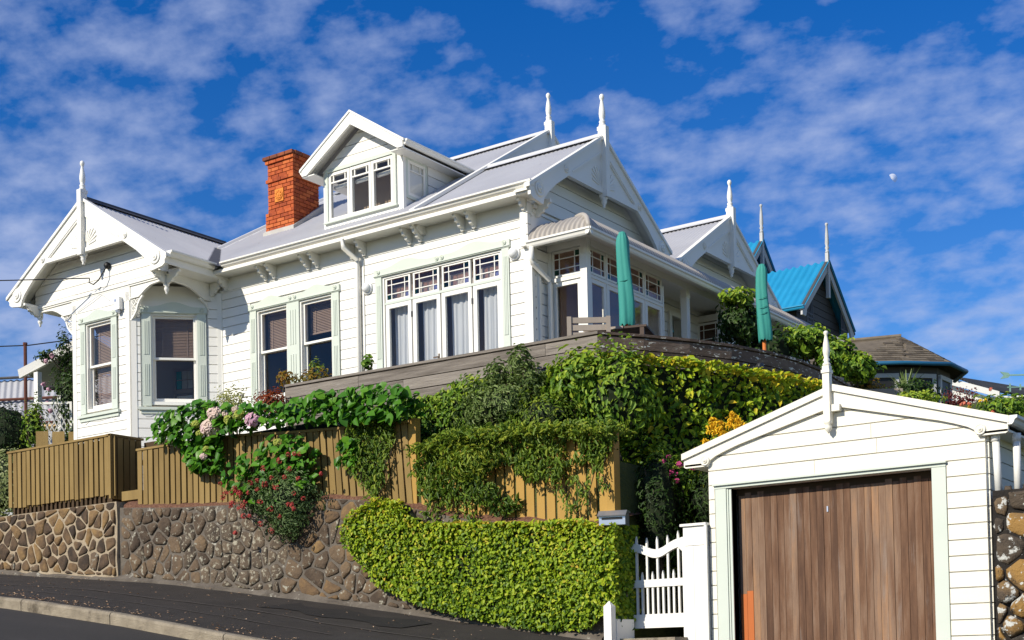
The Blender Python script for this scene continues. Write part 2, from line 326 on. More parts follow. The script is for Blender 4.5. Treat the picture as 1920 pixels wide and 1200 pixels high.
while x < 3:
    l = 1.3 + rk.random() * .5; x1 = x + l - .012; m = MB(); prof = [(9.34, -.30), (9.335, -.02), (9.35, .004), (9.375, .012), (9.47, .012), (9.51, 0), (9.51, -.3)]
    A = [m.P(x, y, kz(x) + c) for y, c in prof]; B = [m.P(x1, y, kz(x1) + c) for y, c in prof]
    m.f += [A[::-1], B] + [[A[k], A[(k + 1) % 7], B[(k + 1) % 7], B[k]] for k in range(7)]
    m.build('kerb_stone', 'concrete', kb); x += l
# a base course under the kerb so the object itself is not empty
for a, b_ in ((-30, 3),):
    N = 60; pts = [a + (b_ - a) * i / N for i in range(N + 1)]
    for i in range(N):
        i4 = [kb2.P(pts[i], 9.35, kz(pts[i]) - .14), kb2.P(pts[i + 1], 9.35, kz(pts[i + 1]) - .14), kb2.P(pts[i + 1], 9.5, kz(pts[i + 1]) - .02), kb2.P(pts[i], 9.5, kz(pts[i]) - .02)]; kb2.f.append(i4)
kb.data = kb2.mesh('kerb', 'concrete')
def seam(name, t0, w, x0, x1, m, ph):
    b = MB(); N = int((x1 - x0) / .25); prev = None
    for i in range(N + 1):
        x = x0 + (x1 - x0) * i / N; cur = []
        for d in (-w, w):
            t = t0 + d * (1 + .4 * math.sin(i * 1.7 + ph)) + .012 * math.sin(x * 2.1 + ph) + .006 * math.sin(x * 7 + ph); cur.append(b.P(x, 9.5 + 2.9 * t, kz(x) * (1 - t) + bz(x) * t - .02 * math.sin(math.pi * t) + .005))
        if prev: b.f.append([prev[0], cur[0], cur[1], prev[1]])
        prev = cur
    return tag(b.build(name, m), kind='structure')
seam('footpath_seam', .52, .006, -18, -8.2, 'seam', 1.); seam('footpath_seam', .30, .004, -15.2, -9.6, 'seam', 3.); seam('footpath_patch', .74, .09, -11.6, -9.5, 'asphalt_patch', 2.); seam('footpath_patch', .18, .07, -16.8, -14.9, 'asphalt_patch', 5.)
# leaf litter and pale grit lying on the footpath
rl = random.Random(5); lm = []
for k in range(3):
    b = MB(); b.P(-.5, 0, 0); b.P(0, .28, .12 + .05 * k); b.P(.55, .03, .02); b.P(.05, -.26, .1); b.f = [[0, 2, 1], [0, 3, 2]]; lm.append(b.mesh('dry_leaf', 'dry_leaf'))
litter = MB()
for k in range(620):
    if k < 260: xx = rl.uniform(-16, -9); t = abs(rl.gauss(0, .06)) + .02
    elif k < 330: xx = rl.choice((-12.75, -11.9, -13.3, -14.2)) + rl.gauss(0, .22); t = abs(rl.gauss(.06, .04)) + .01
    else: xx = rl.uniform(-18, -7); t = rl.random()
    yy = 9.5 + 2.8 * min(t, .98); zz = kz(xx) * (1 - t) + bz(xx) * t + .004
    s_ = rl.uniform(.012, .05); an = rl.random() * 6.28; ca, sa = math.cos(an) * s_, math.sin(an) * s_
    i0 = len(litter.v)
    for (u, v, w) in ((-.5, 0, 0), (0, .3, .25), (.55, .03, .05), (.05, -.28, .2)): litter.v.append((xx + u * ca - v * sa, yy + u * sa + v * ca, zz + w * s_ + .14 * (u * ca - v * sa) * -1))
    litter.f += [[i0, i0 + 2, i0 + 1], [i0, i0 + 3, i0 + 2]]
tag(litter.build('leaf_litter', 'dry_leaf'), 'dry brown leaves scattered over the dark footpath', 'leaf litter', kind='stuff')
# ---------------------------------------------------------------- rubble stone walls
def clip(poly, nx, ny, c):               # keep nx*x+ny*y <= c
    out = []
    for i in range(len(poly)):
        p, q = poly[i], poly[(i + 1) % len(poly)]; dp = nx * p[0] + ny * p[1] - c; dq = nx * q[0] + ny * q[1] - c
        if dp <= 0: out.append(p)
        if dp * dq < 0: t = dp / (dp - dq); out.append((p[0] + (q[0] - p[0]) * t, p[1] + (q[1] - p[1]) * t))
    return out
def stones(parent, fr, a0, a1, zb, zt, cell, gap, mt, seed, proud=.03, asp=1.15, lat=None):
    rr = random.Random(seed); pts = []
    zlo = min(zb(a0), zb(a1)) - cell; zhi = max(zt(a0), zt(a1)) + cell
    nr = int((zhi - zlo) / (cell * asp)) + 2; nc = int((a1 - a0) / cell) + 3
    for r in range(nr):
        for c in range(nc):
            pts.append((a0 - cell + (c + (.5 if r % 2 else 0) + rr.uniform(-.46, .46)) * cell, zlo + (r + rr.uniform(-.46, .46)) * cell * asp))
    pts = [p for p in pts if rr.random() > .13]
    for (px, pz) in pts:
        if not (a0 - cell < px < a1 + cell) or pz < zb(px) - cell or pz > zt(px) + cell: continue
        poly = [(px - cell * 1.4, pz - cell * 1.6), (px + cell * 1.4, pz - cell * 1.6), (px + cell * 1.4, pz + cell * 1.6), (px - cell * 1.4, pz + cell * 1.6)]
        for (qx, qz) in pts:
            dx_, dz_ = qx - px, qz - pz; d = math.hypot(dx_, dz_)
            if 1e-6 < d < cell * 3: nx, nz_ = dx_ / d, dz_ / d; poly = clip(poly, nx, nz_, nx * (px + qx) / 2 + nz_ * (pz + qz) / 2 - gap * rr.uniform(.45, 1.75))
            if len(poly) < 3: break
        if len(poly) < 3: continue
        poly = clip(poly, -1, 0, -a0 - gap); poly = clip(poly, 1, 0, a1 - gap) if len(poly) > 2 else poly
        e = .05
        for f_, sg in ((zb, -1), (zt, 1)):
            if len(poly) < 3: break
            k = (f_(px + e) - f_(px - e)) / (2 * e); z0 = f_(px)
            poly = clip(poly, -sg * k, sg, sg * (z0 - k * px) - gap * .5)
        if len(poly) < 3: continue
        ar = abs(sum(poly[i][0] * poly[(i + 1) % len(poly)][1] - poly[(i + 1) % len(poly)][0] * poly[i][1] for i in range(len(poly)))) / 2
        if ar < cell * cell * .10: continue
        for _ in range(2):
            new = []
            for i in range(len(poly)):
                p, q = poly[i], poly[(i + 1) % len(poly)]
                w = .17
                new += [(p[0] + (q[0] - p[0]) * w, p[1] + (q[1] - p[1]) * w), (p[0] + (q[0] - p[0]) * (1 - w), p[1] + (q[1] - p[1]) * (1 - w))]
            if _ == 0: poly = new
            elif len(new) <= 26: poly = [(x_ + rr.uniform(-.006, .006), z_ + rr.uniform(-.006, .006)) for x_, z_ in poly]
        cx = sum(p[0] for p in poly) / len(poly); cz = sum(p[1] for p in poly) / len(poly)
        m = MB(fr); pr = proud * rr.uniform(.55, 1.5); t1, t2 = rr.uniform(-.25, .25) * pr, rr.uniform(-.25, .25) * pr
        rings = []
        for s_, h in ((1, -.03), (1, pr * .35), (.86, pr * .85), (.45, pr)):
            rings.append([m.P(cx + (x_ - cx) * s_ * rr.uniform(.96, 1.04), h + (t1 * (x_ - cx) + t2 * (z_ - cz)) / cell + rr.uniform(-.12, .12) * pr * 2, cz + (z_ - cz) * s_) for x_, z_ in poly])
        k = len(poly)
        for q in range(3):
            for i in range(k): j = (i + 1) % k; m.f.append([rings[q][i], rings[q][j], rings[q + 1][j], rings[q + 1][i]])
        m.f.append(rings[-1])
        mm = mt if isinstance(mt, str) else mt(px, rr) if callable(mt) else rr.choices(list(mt.keys()), list(mt.values()))[0]
        m.build('stone', mm, parent, True)
wallA_t = lambda a: 3.98
def wall_core(name, m, x0, x1, y0, y1, zb, zt, step=.4, lump=.012, seed=1):
    b = MB(); N = max(2, int((x1 - x0) / step)); rr = random.Random(seed); prev = None
    for i in range(N + 1):
        x = x0 + (x1 - x0) * i / N; zs = [zb(x) - .25 + (zt(x) - zb(x) + .25) * k / 5 for k in range(6)]
        cur = [b.P(x, y0 + rr.uniform(-lump, lump), z) for z in zs] + [b.P(x, y1, zt(x)), b.P(x, y1, zb(x) - .25)]
        if prev:
            for k in range(7): b.f.append([prev[k], cur[k], cur[k + 1], prev[k + 1]])
        else: b.f.append(cur[::-1])
        prev = cur
    b.f.append(prev); return b.build(name, m)
ztB = pl([(-15.4, 3.90), (-14.2, 3.80), (-13, 3.74), (-12, 3.72), (-11, 3.64), (-10.3, 3.50), (-9.3, 3.25), (-7.3, 3.0)])
wa = tag(wall_core('stone_wall', 'mortar', -21.5, -15.36, 12.32, 12.75, bz, wallA_t, seed=2), 'golden brown rubble stone wall with pale raised mortar under the left fence', 'stone wall')
F12 = Fr((0, 12.32, 0), (1, 0))
stones(wa, F12, -21.4, -15.38, lambda a: bz(a) + .05, wallA_t, .175, .0135, {'stone': .9, 'stone_lichen': .1}, 11, .022)
wb = tag(wall_core('stone_wall', 'mortar_dull', -15.34, -7.46, 12.36, 12.8, bz, ztB, seed=4), 'grey lichen blotched stone wall below the hydrangea, running into the hedge', 'stone wall')
F12b = Fr((0, 12.36, 0), (1, 0))
def wall_b_mat(px, rr):
    w = math.exp(-((px + 13.1) / .95) ** 2)
    return 'stone_crust' if rr.random() < w else ('stone' if px > -12.3 and rr.random() < .3 else 'stone_lichen')
stones(wb, F12b, -15.32, -9.6, lambda a: bz(a) + .04, ztB, .18, .012, wall_b_mat, 12, .021)
# concrete footing flashed along the bottom of the walls
ft = MB(); N = 56; rr = random.Random(8); prev = None
for i in range(N + 1):
    x = -21.4 + (21.4 - 7.5) * i / N; h = .02 + rr.random() * .07
    cur = [ft.P(x, 12.30 - rr.random() * .06, bz(x) - .12), ft.P(x, 12.315 - rr.random() * .05, bz(x) + .25 * h), ft.P(x, 12.345, bz(x) + h), ft.P(x, 12.4, bz(x) - .1)]
    if prev:
        for k in range(3): ft.f.append([prev[k], cur[k], cur[k + 1], prev[k + 1]])
    prev = cur
tag(ft.build('wall_footing', 'mortar_dull'), kind='structure')
# red-brown mulch ledge above wall B
ml = MB(); N = 40; prev = None
for i in range(N + 1):
    x = -15.3 + 8.0 * i / N
    cur = [ml.P(x, 12.37, ztB(x) - .03 + rr.uniform(-.02, .02)), ml.P(x, 12.40, ztB(x) + .03 + rr.uniform(-.015, .02)), ml.P(x, 12.56, ztB(x) + .16 + rr.uniform(-.02, .02)), ml.P(x, 13.1, ztB(x) + .24)]
    if prev:
        for k in range(3): ml.f.append([prev[k], cur[k], cur[k + 1], prev[k + 1]])
    prev = cur
tag(ml.build('mulch_bed', 'mulch'), kind='structure')
wr = tag(wall_core('stone_wall', 'basalt_mortar', -3.50, 1.5, 12.5, 12.95, bz, lambda a: 3.07, seed=6), 'dark basalt wall with orange and white lichen right of the garage', 'stone wall')
stones(wr, Fr((0, 12.5, 0), (1, 0)), -3.49, 1.4, lambda a: bz(a) - .1, lambda a: 3.05, .21, .010, 'stone_big', 21, .05, .9)
rr = random.Random(31)
for k in range(9):
    m = MB(); cx = -3.36 + k * .14 + rr.uniform(-.03, .03); r_ = rr.uniform(.035, .07)
    m.lathe(cx, 12.58 + rr.uniform(-.03, .1), [(r_ * .5, 3.03), (r_, 3.06), (r_ * .9, 3.07 + r_ * .6), (r_ * .4, 3.06 + r_ * 1.2)], 7)
    m.v = [(x_ + rr.uniform(-.012, .012), y_ + rr.uniform(-.012, .012), z_ + rr.uniform(-.012, .012)) for x_, y_, z_ in m.v]
    m.build('stone', 'stone_big', wr, True)
# ---------------------------------------------------------------- villa
FY, CX = 14.818, -10.008                     # street facade plane, right-hand corner
JX, BS = -15.87, .985                        # where the bay's canted side meets the facade, its set-out
BY = FY - BS
TAN, EY, EZ = .63, 14.44, 7.79               # main roof pitch, eaves line
RID1, RID0 = 16.29, 18.0                     # ridge of front gable / of the main roof
roof_z = lambda y: EZ + TAN * (y - EY)
villa = thing('villa', (-13, 16, 4), 'white weatherboard villa with grey iron roof, gables and orange brick chimney', 'house')
FF = Fr((0, FY, 0), (1, 0))                  # facade frame: a = world x
FS = Fr((CX, 0, 0), (0, 1))                  # right side wall: a = world y
FB = Fr((JX - BS - 1.385, BY, 0), (1, 0))    # bay front, a from its left corner
FC = Fr((JX - BS, BY, 0), (1, 1))            # bay canted right side
FL = Fr((JX - BS - 1.385 - BS, FY, 0), (1, -1))
PITCH = .1438
def cells(mb, a0, a1, c0, c1, ops, b0, b1):
    As = sorted(set([a0, a1] + [v for o in ops for v in o[:2] if a0 < v < a1])); Cs = sorted(set([c0, c1] + [v for o in ops for v in o[2:4] if c0 < v < c1]))
    for i in range(len(As) - 1):
        for j in range(len(Cs) - 1):
            am, cm = (As[i] + As[i + 1]) / 2, (Cs[j] + Cs[j + 1]) / 2
            if any(o[0] < am < o[1] and o[2] < cm < o[3] for o in ops): continue
            mb.box(As[i], As[i + 1], b0, b1, Cs[j], Cs[j + 1])
RJ = random.Random(77)
def split_seg(a, b, k):
    if b - a < 1.9 or RJ.random() < .45: return [(a, b)]
    c = a + (b - a) * RJ.uniform(.25, .75); return [(a, c - .002), (c + .002, b)]
def boards(parent, fr, poly, ops, z0, pitch=PITCH, m='board_paint', th=.022, gap=.011, amin=.02):
    lo = min(p[1] for p in poly); hi = max(p[1] for p in poly); k = math.floor((lo - z0) / pitch)
    while z0 + k * pitch < hi:
        c0, c1 = z0 + k * pitch, z0 + (k + 1) * pitch - gap; k += 1
        row = clip(clip(list(poly), 0, 1, c1), 0, -1, -c0)
        if len(row) < 3: continue
        l, r = min(p[0] for p in row), max(p[0] for p in row)
        cuts = sorted((o[0], o[1]) for o in ops if o[2] < (c0 + c1) / 2 < o[3]); segs = []; cur = l
        for a, b in cuts:
            if b <= cur: continue
            if a > cur: segs.append((cur, min(a, r)))
            cur = max(cur, b)
        if cur < r: segs.append((cur, r))
        for a, b in [s2 for s1 in segs for s2 in split_seg(*s1, k)]:
            if b - a < amin: continue
            pc = clip(clip(row, 1, 0, b), -1, 0, -a)
            if len(pc) >= 3:
                mb = MB(fr); mb.prism(pc, 0.0, th); mb.build('weatherboard', m, parent)
def wall(name, fr, poly, ops, z0, parent, rect=None, pitch=PITCH, m='board_paint', base='white_paint', thick=.12):
    mb = MB(fr)
    if rect: cells(mb, *rect, ops, -thick, -.004)
    else: mb.prism(poly, -thick, -.004)
    w = mb.build(name, base, parent); boards(w, fr, poly, ops, z0, pitch, m); return w
def rosette(mb, a, c, r, b): mb.lathe_n(a, c, [(r, b), (r, b + .012), (r * .82, b + .016), (r * .72, b + .008), (r * .5, b + .008), (r * .42, b + .018), (r * .12, b + .022)], 14)
def architrave(parent, fr, a0, a1, c0, c1, w=.135, tops=1, mull=None, b=.022):
    """pale green fluted casing with a waved head; inner opening a0..a1, c0..c1"""
    for k, (x0, x1) in enumerate([(a0 - w, a0), (a1, a1 + w)] + ([mull] if mull else [])):
        mb = MB(fr); mb.box(x0, x1, b, b + .022, c0 - .06, c1)
        for t in (.3, .5, .7):
            xx = x0 + (x1 - x0) * t
            for (u, v) in ((c0 + .1, (c0 + c1) / 2 - .1), ((c0 + c1) / 2 + .05, c1 - .12)): mb.box(xx - .009, xx + .009, b + .022, b + .03, u, v)
        mb.build('casing', 'green_trim', parent)
    hw = .105; A0, A1 = a0 - w - .02, a1 + w + .02; L = (A1 - A0) / tops
    for t in range(tops):
        s0 = A0 + L * t; poly = [(s0, c1), (s0 + L, c1), (s0 + L, c1 + hw)]
        for q in range(15, -1, -1):
            u = q / 15; h = hw + (.075 * (math.sin(math.pi * (u - .17) / .66) ** 2 if .17 < u < .83 else 0)) + .0
            poly.append((s0 + L * u, c1 + h))
        mb = MB(fr); mb.prism(poly, b, b + .03); mb.build('window_head', 'green_trim', parent)
    mb = MB(fr); mb.box(A0, A1, b + .03, b + .042, c1 + .012, c1 + .026); mb.build('head_bead', 'green_trim', parent)
    for xx in [A0 + .085, A1 - .085] + ([(mull[0] + mull[1]) / 2 - .05, (mull[0] + mull[1]) / 2 + .05] if mull else []):
        mb = MB(fr); rosette(mb, xx, c1 + .066, .034, b + .03); mb.build('rosette', 'green_trim', parent, True)
def sash(parent, fr, a0, a1, c0, c1, mid, open_=0., bars=None):
    """double-hung sash set back in the wall"""
    mb = MB(fr); mb.ring(a0, a1, c0, c1, .028, -.12, .02, .05); mb.build('frame', 'white_paint', parent)
    mb = MB(fr); mb.ring(a0 + .03, a1 - .03, mid - .018, c1 - .03, .034, -.055, -.02); s1 = mb.build('upper_sash', 'white_paint', parent)
    mb = MB(fr); mb.ring(a0 + .03, a1 - .03, c0 + .052, mid + .02, .036, -.095, -.06, .06); s2 = mb.build('lower_sash', 'white_paint', parent)
    mb = MB(fr); mb.box(a0 + .06, a1 - .06, -.04, -.036, mid, c1 - .06); mb.build('pane', 'glass', parent)
    mb = MB(fr); mb.box(a0 + .06, a1 - .06, -.08, -.076, c0 + .08, mid); mb.build('pane', 'glass', parent)
def win_part(name, label=None, parent=None):
    o = bpy.data.objects.new(name, None); link(o, parent or villa, (0, 0, 0))
    if label: o['label'] = label
    return o
# ---- facade wall
FR_OP = (-12.57, -10.46, 4.72, 7.16); DB_OP1 = (-15.09, -14.43, 5.70, 7.10); DB_OP2 = (-14.20, -13.53, 5.70, 7.10)
ops_b = [(-12.69, -10.34, 4.5, 7.25), (-15.24, -13.38, 5.60, 7.21)]
wf = wall('front_wall', FF, [(JX, 4.1), (CX - .10, 4.1), (CX - .10, 7.52), (JX, 7.52)], ops_b, 4.085, villa, (JX, CX, 4.1, 7.9), thick=.15)
# backing has real openings
mb = MB(FF); cells(mb, JX, CX, 4.1, 7.9, [FR_OP, DB_OP1, DB_OP2], -.15, -.004); wf.data = mb.mesh('front_wall', 'white_paint')
def prt(fr, name, m, parent, *boxes, smooth=False):
    mb = MB(fr)
    for b in boxes: mb.box(*b)
    return mb.build(name, m, parent, smooth)
prt(FF, 'corner_board', 'white_paint', villa, (CX - .10, CX + .026, -.10, .03, 4.1, 7.52))
prt(FF, 'frieze', 'white_paint', villa, (JX, CX + .02, 0, .025, 7.53, 7.72))
prt(FF, 'cornice', 'white_paint', villa, (JX - .05, CX + .04, 0, .045, 7.515, 7.535), (JX - .05, CX + .04, 0, .032, 7.495, 7.515))
prt(FF, 'soffit', 'white_paint', villa, (JX + .1, CX + .25, 0, .254, 7.715, 7.73))
prt(FF, 'fascia', 'white_paint', villa, (JX + .12, CX + .25, .255, .345, 7.70, 7.752))
def gutter(name, p0, p1, out, w=.11, h=.085, parent=None, m='white_paint'):
    """ogee gutter from p0 to p1 (top back edge), projecting along the horizontal vector out"""
    mb = MB(); p0, p1, out = Vector(p0), Vector(p1), Vector(out).normalized()
    prof = [(0, 0), (0, -h), (w * .45, -h), (w * .62, -h * .8), (w * .75, -h * .45), (w * .98, -h * .3), (w, 0), (w * .92, 0), (w * .90, -h * .22), (w * .5, -h * .6), (w * .1, -h * .6), (w * .1, 0)]
    A = [mb.P(*(p0 + out * a + Vector((0, 0, b)))) for a, b in prof]; B = [mb.P(*(p1 + out * a + Vector((0, 0, b)))) for a, b in prof]
    for k in range(len(prof)): j = (k + 1) % len(prof); mb.f.append([A[k], A[j], B[j], B[k]])
    mb.f += [A[:7][::-1] + [], B[:7]]
    return mb.build(name, m, parent or villa)
gutter('gutter', (-15.50, FY - .285, 7.845), (CX + .27, FY - .285, 7.845), (0, -1, 0), .115, .072)
# brackets under the eaves
def bracket(fr, a, parent, d=.24, h=.20, zt=7.715, w=.045, name='bracket'):
    poly = [(0, zt), (d, zt), (d, zt - .045), (d * .82, zt - .06), (d * .78, zt - .10), (d * .55, zt - .115), (d * .5, zt - .15), (d * .26, zt - .17), (d * .2, zt - h), (0, zt - h)]
    mb = MB(fr); mb.prism_b([(b_ + .025, c_) for b_, c_ in poly], a - w / 2, a + w / 2); return mb.build(name, 'white_paint', parent)
for a in (-15.72, -14.85, -14.67, -13.965, -13.78, -13.10, -12.87, -12.02, -11.83, -11.09, -10.895, -10.03): bracket(FF, a, villa)
# downpipe on the facade
mb = MB(); mb.tube([(-13.02, FY - .34, 7.72), (-13.02, FY - .34, 7.60), (-12.99, FY - .08, 7.48), (-12.985, FY - .065, 7.40), (-12.985, FY - .065, 4.2)], .036, 10); mb.build('downpipe', 'white_paint', villa, True)
prt(FF, 'cover_batten', 'white_paint', villa, (-12.93, -12.90, .02, .04, 4.2, 7.46))
# ---- double window
dw = win_part('sash_window', 'double sash window with pale green fluted casing')
architrave(dw, FF, -15.09, -13.53, 5.72, 7.10, .14, 2, (-14.44, -14.19))
sash(dw, FF, -15.09, -14.44, 5.68, 7.10, 6.455); sash(dw, FF, -14.19, -13.53, 5.68, 7.10, 6.455)
prt(FF, 'sill', 'green_trim', dw, (-15.27, -13.36, .0, .07, 5.61, 5.66))
# ---- french doors
fd = win_part('french_doors', 'row of four white glazed doors with coloured fanlights')
architrave(fd, FF, -12.57, -10.46, 4.72, 7.16, .115, 2)
for xx in (-11.555, -11.465):
    mb = MB(FF); rosette(mb, xx, 7.226, .034, .052); mb.build('rosette', 'green_trim', fd, True)
EDG = [-12.57, -12.045, -11.53, -10.985, -10.46]
prt(FF, 'frame', 'white_paint', fd, (-12.57, -12.535, -.12, .02, 4.72, 7.16), (-10.495, -10.46, -.12, .02, 4.72, 7.16), (-12.535, -10.495, -.12, .02, 7.13, 7.16))
prt(FF, 'transom_bar', 'green_trim', fd, (-12.535, -10.495, -.06, .012, 6.755, 6.79))
def fanlight(parent, fr, a0, a1, c0, c1, b, pal, seed):
    rr = random.Random(seed); mb = MB(fr); mb.ring(a0, a1, c0, c1, .03, b - .02, b + .016)
    A = [a0 + .03, a0 + .03 + (a1 - a0) * .17, a1 - .03 - (a1 - a0) * .17, a1 - .03]; C = [c0 + .03, c0 + .03 + (c1 - c0) * .22, c1 - .03 - (c1 - c0) * .22, c1 - .03]
    for v in A[1:3]: mb.box(v - .006, v + .006, b - .008, b + .008, C[0], C[3])
    for v in C[1:3]: mb.box(A[0], A[3], b - .0085, b + .0085, v - .006, v + .006)
    mb.build('fanlight_frame', 'white_paint', parent)
    for i in range(3):
        for j in range(3):
            mb = MB(fr); mb.box(A[i], A[i + 1], b - .002, b + .002, C[j], C[j + 1]); mb.build('pane', pal(i, j, rr), parent)
def pal_f(i, j, rr):
    if (i, j) == (0, 0): return 'glass_green'
    if (i, j) == (2, 2): return 'glass_green'
    if (i, j) == (2, 0): return 'glass_blue'
    if j == 2 or i == 0: return 'glass_brown'
    return 'glass_clear'
for k in range(4):
    a0, a1 = EDG[k], EDG[k + 1]
    fanlight(fd, FF, a0 + .025 + (.02 if k == 0 else 0), a1 - .025 - (.02 if k == 3 else 0), 6.79, 7.135, -.01, pal_f, k)
    l, r = a0 + (.045 if k == 0 else .012), a1 - (.045 if k == 3 else .012)
    mb = MB(FF); mb.ring(l, r, 4.74, 6.755, .062, -.035, .005, .22); lf = mb.build('door_leaf', 'white_paint', fd)
    mb = MB(FF); mb.box(l + .06, r - .06, -.017, -.013, 4.95, 6.70); mb.build('pane', 'glass', fd)
    for hz in (6.55, 5.75): prt(FF, 'hinge', 'metal_dark', fd, ((l - .006 if k in (1, 3) else r - .002), (l + .002 if k in (1, 3) else r + .006), .005, .014, hz - .04, hz + .04))
    if k == 1: prt(FF, 'door_handle', 'handle', fd, (r - .045, r - .025, .005, .015, 5.78, 5.92), (r - .11, r - .03, .03, .045, 5.86, 5.878), (r - .042, r - .028, .012, .04, 5.86, 5.878))
# curtains hang inside: things of their own
def curtain(fr, a0, a1, c0, c1, b, label, seed, m='curtain', name='curtain', group=None, amp=.03, waves=4.5):
    rr = random.Random(seed); mb = MB(fr); N = 44; ph = rr.random() * 6; prev = None
    for i in range(N + 1):
        u = i / N; a = a0 + (a1 - a0) * u; w = amp * (math.sin(u * waves * 6.283 + ph) + .4 * math.sin(u * waves * 2.7 * 6.283 + ph * 2))
        cur = [mb.P(a + (.01 * math.sin(k + u * 3)), b + w * (.35 + .65 * k / 4), c1 + (c0 - c1) * k / 4) for k in range(5)]
        if prev:
            for k in range(4): mb.f.append([prev[k], cur[k], cur[k + 1], prev[k + 1]])
        prev = cur
    return add_tag(mb, name, m, label, 'curtain', group, smooth=True)
ords = ['first', 'second', 'third', 'fourth']
offs = [(.07, .0), (.06, .0), (.05, .0), (.06, .0)]
for k in range(4):
    curtain(FF, EDG[k] + .03 + offs[k][0], EDG[k + 1] - .03 - offs[k][1], 4.75, 6.74, -.13, f'white gathered curtain behind the {ords[k]} glazed door from the downpipe', 40 + k, group='curtains behind the glazed doors')
    curtain(FF, EDG[k] + .03, EDG[k + 1] - .03, 6.76, 7.03, -.15, f'lace curtain behind the {ords[k]} coloured fanlight from the downpipe', 50 + k, 'lace', 'lace_curtain', 'lace curtains behind the fanlights', .012, 7)
prt(FF, 'pelmet', 'pelmet', fd, (-12.56, -10.47, -.26, -.20, 6.98, 7.16))
# ---- venetian blinds
def blind(fr, a0, a1, c0, c1, b, label, pitch=.024, tilt=.6):
    t = thing('venetian_blind', fr.p((a0 + a1) / 2, b, c1), label, 'blind', 'brown slatted blinds'); mb = MB(fr); c = c1 - .03
    while c > c0:
        mb.prism_b([(b - .006, c + .0095), (b + .006, c - .0095), (b + .008, c - .008), (b - .004, c + .011)], a0, a1); c -= pitch
    mb.build('slats', 'blind', t); prt(fr, 'head_rail', 'blind', t, (a0, a1, b - .018, b + .018, c1 - .03, c1)); prt(fr, 'bottom_rail', 'blind', t, (a0, a1, b - .012, b + .012, c0 - .015, c0))
    for q in (.2, .8): prt(fr, 'ladder_tape', 'blind', t, (a0 + (a1 - a0) * q - .005, a0 + (a1 - a0) * q + .005, b + .012, b + .0135, c0, c1))
blind(FF, -15.04, -14.49, 6.47, 7.07, -.16, 'brown slatted blind in the left half of the double window')
blind(FF, -14.14, -13.58, 6.62, 7.07, -.16, 'brown slatted blind in the right half of the double window')
# dark rooms behind the glass
prt(FF, 'room_wall', 'interior', villa, (-15.9, CX - .15, -1.95, -1.9, 4.5, 7.6)); prt(FF, 'room_partition', 'interior_wall', villa, (-13.16, -13.10, -1.9, -.17, 4.6, 7.5)); prt(FF, 'room_partition', 'interior', villa, (CX - .22, CX - .16, -1.9, -.17, 4.6, 7.5))
prt(FF, 'room_ceiling', 'interior', villa, (-15.8, CX - .2, -1.9, -.17, 7.5, 7.55)); prt(FF, 'room_floor', 'interior', villa, (-15.8, CX - .2, -1.9, -.17, 4.55, 4.6))
# ---- bay walls
BL = 1.385; BC = BS * math.sqrt(2)
def bay_wall(name, fr, L, w0, w1, label):
    ops = [(w0 - .16, w1 + .16, 5.60, 7.27)]
    w = wall(name, fr, [(.085, 4.1), (L - .085, 4.1), (L - .085, 7.36), (.085, 7.36)], ops, 4.085, villa, (0, L, 4.1, 7.6), thick=.1)
    mb = MB(fr); cells(mb, 0, L, 4.1, 7.6, [(w0, w1, 5.70, 7.16)], -.1, -.004); w.data = mb.mesh(name, 'white_paint')
    prt(fr, 'corner_board', 'white_paint', villa, (0, .085, -.03, .03, 4.1, 7.50), (L - .085, L, -.03, .03, 4.1, 7.50))
    wn = win_part('bay_window', label); architrave(wn, fr, w0, w1, 5.78, 7.16, .135, 1)
    sash(wn, fr, w0, w1, 5.74, 7.16, 6.47)
    prt(fr, 'sill', 'green_trim', wn, (w0 - .19, w1 + .19, .0, .075, 5.655, 5.70), (w0 - .16, w1 + .16, 0, .045, 5.60, 5.655))
    mb = MB(fr); ap = [(w0 - .1, 5.60), (w0 - .02, 5.53), (w0 + .08, 5.60)]; z = 5.575
    pts = [(w0 - .1, 5.555), (w0 - .02, 5.555), (w0 + .05, 5.595), ((w0 + w1) / 2, 5.57), (w1 - .05, 5.595), (w1 + .02, 5.555), (w1 + .1, 5.555)]
    for (p, q) in zip(pts[:-1], pts[1:]): mb.prism([(p[0], p[1]), (q[0], q[1]), (q[0], q[1] + .012), (p[0], p[1] + .012)], .02, .03)
    mb.build('apron_moulding', 'white_paint', wn)
    return wn
bay_wall('bay_front_wall', FB, BL, .325, .96, 'narrow street-facing sash window of the bay')
bay_wall('bay_side_wall', FC, BC, .30, 1.005, 'canted sash window of the bay with coloured glass reflections')
bay_wall('bay_side_wall', FL, BC, .30, 1.005, None)
blind(FB, .36, .925, 5.80, 7.12, -.14, 'brown slatted blind in the narrow bay window'); blind(FC, .335, .97, 6.50, 7.12, -.14, 'brown slatted blind half drawn in the canted bay window')
prt(FF, 'room_wall', 'interior', villa, (-19.3, JX - .1, -.9, -.85, 4.8, 7.5)); mb = MB(FF); mb.prism_c([(-19.1, -.85), (JX - .2, -.85), (JX - .2, -.05), (JX - BS - .1, BS - .18), (JX - BS - BL + .1, BS - .18), (-19.0, -.05)], 7.38, 7.42); mb.build('room_ceiling', 'interior', villa)
prt(FF, 'room_partition', 'interior', villa, (JX - .06, JX, -1.6, -.17, 4.6, 7.5))
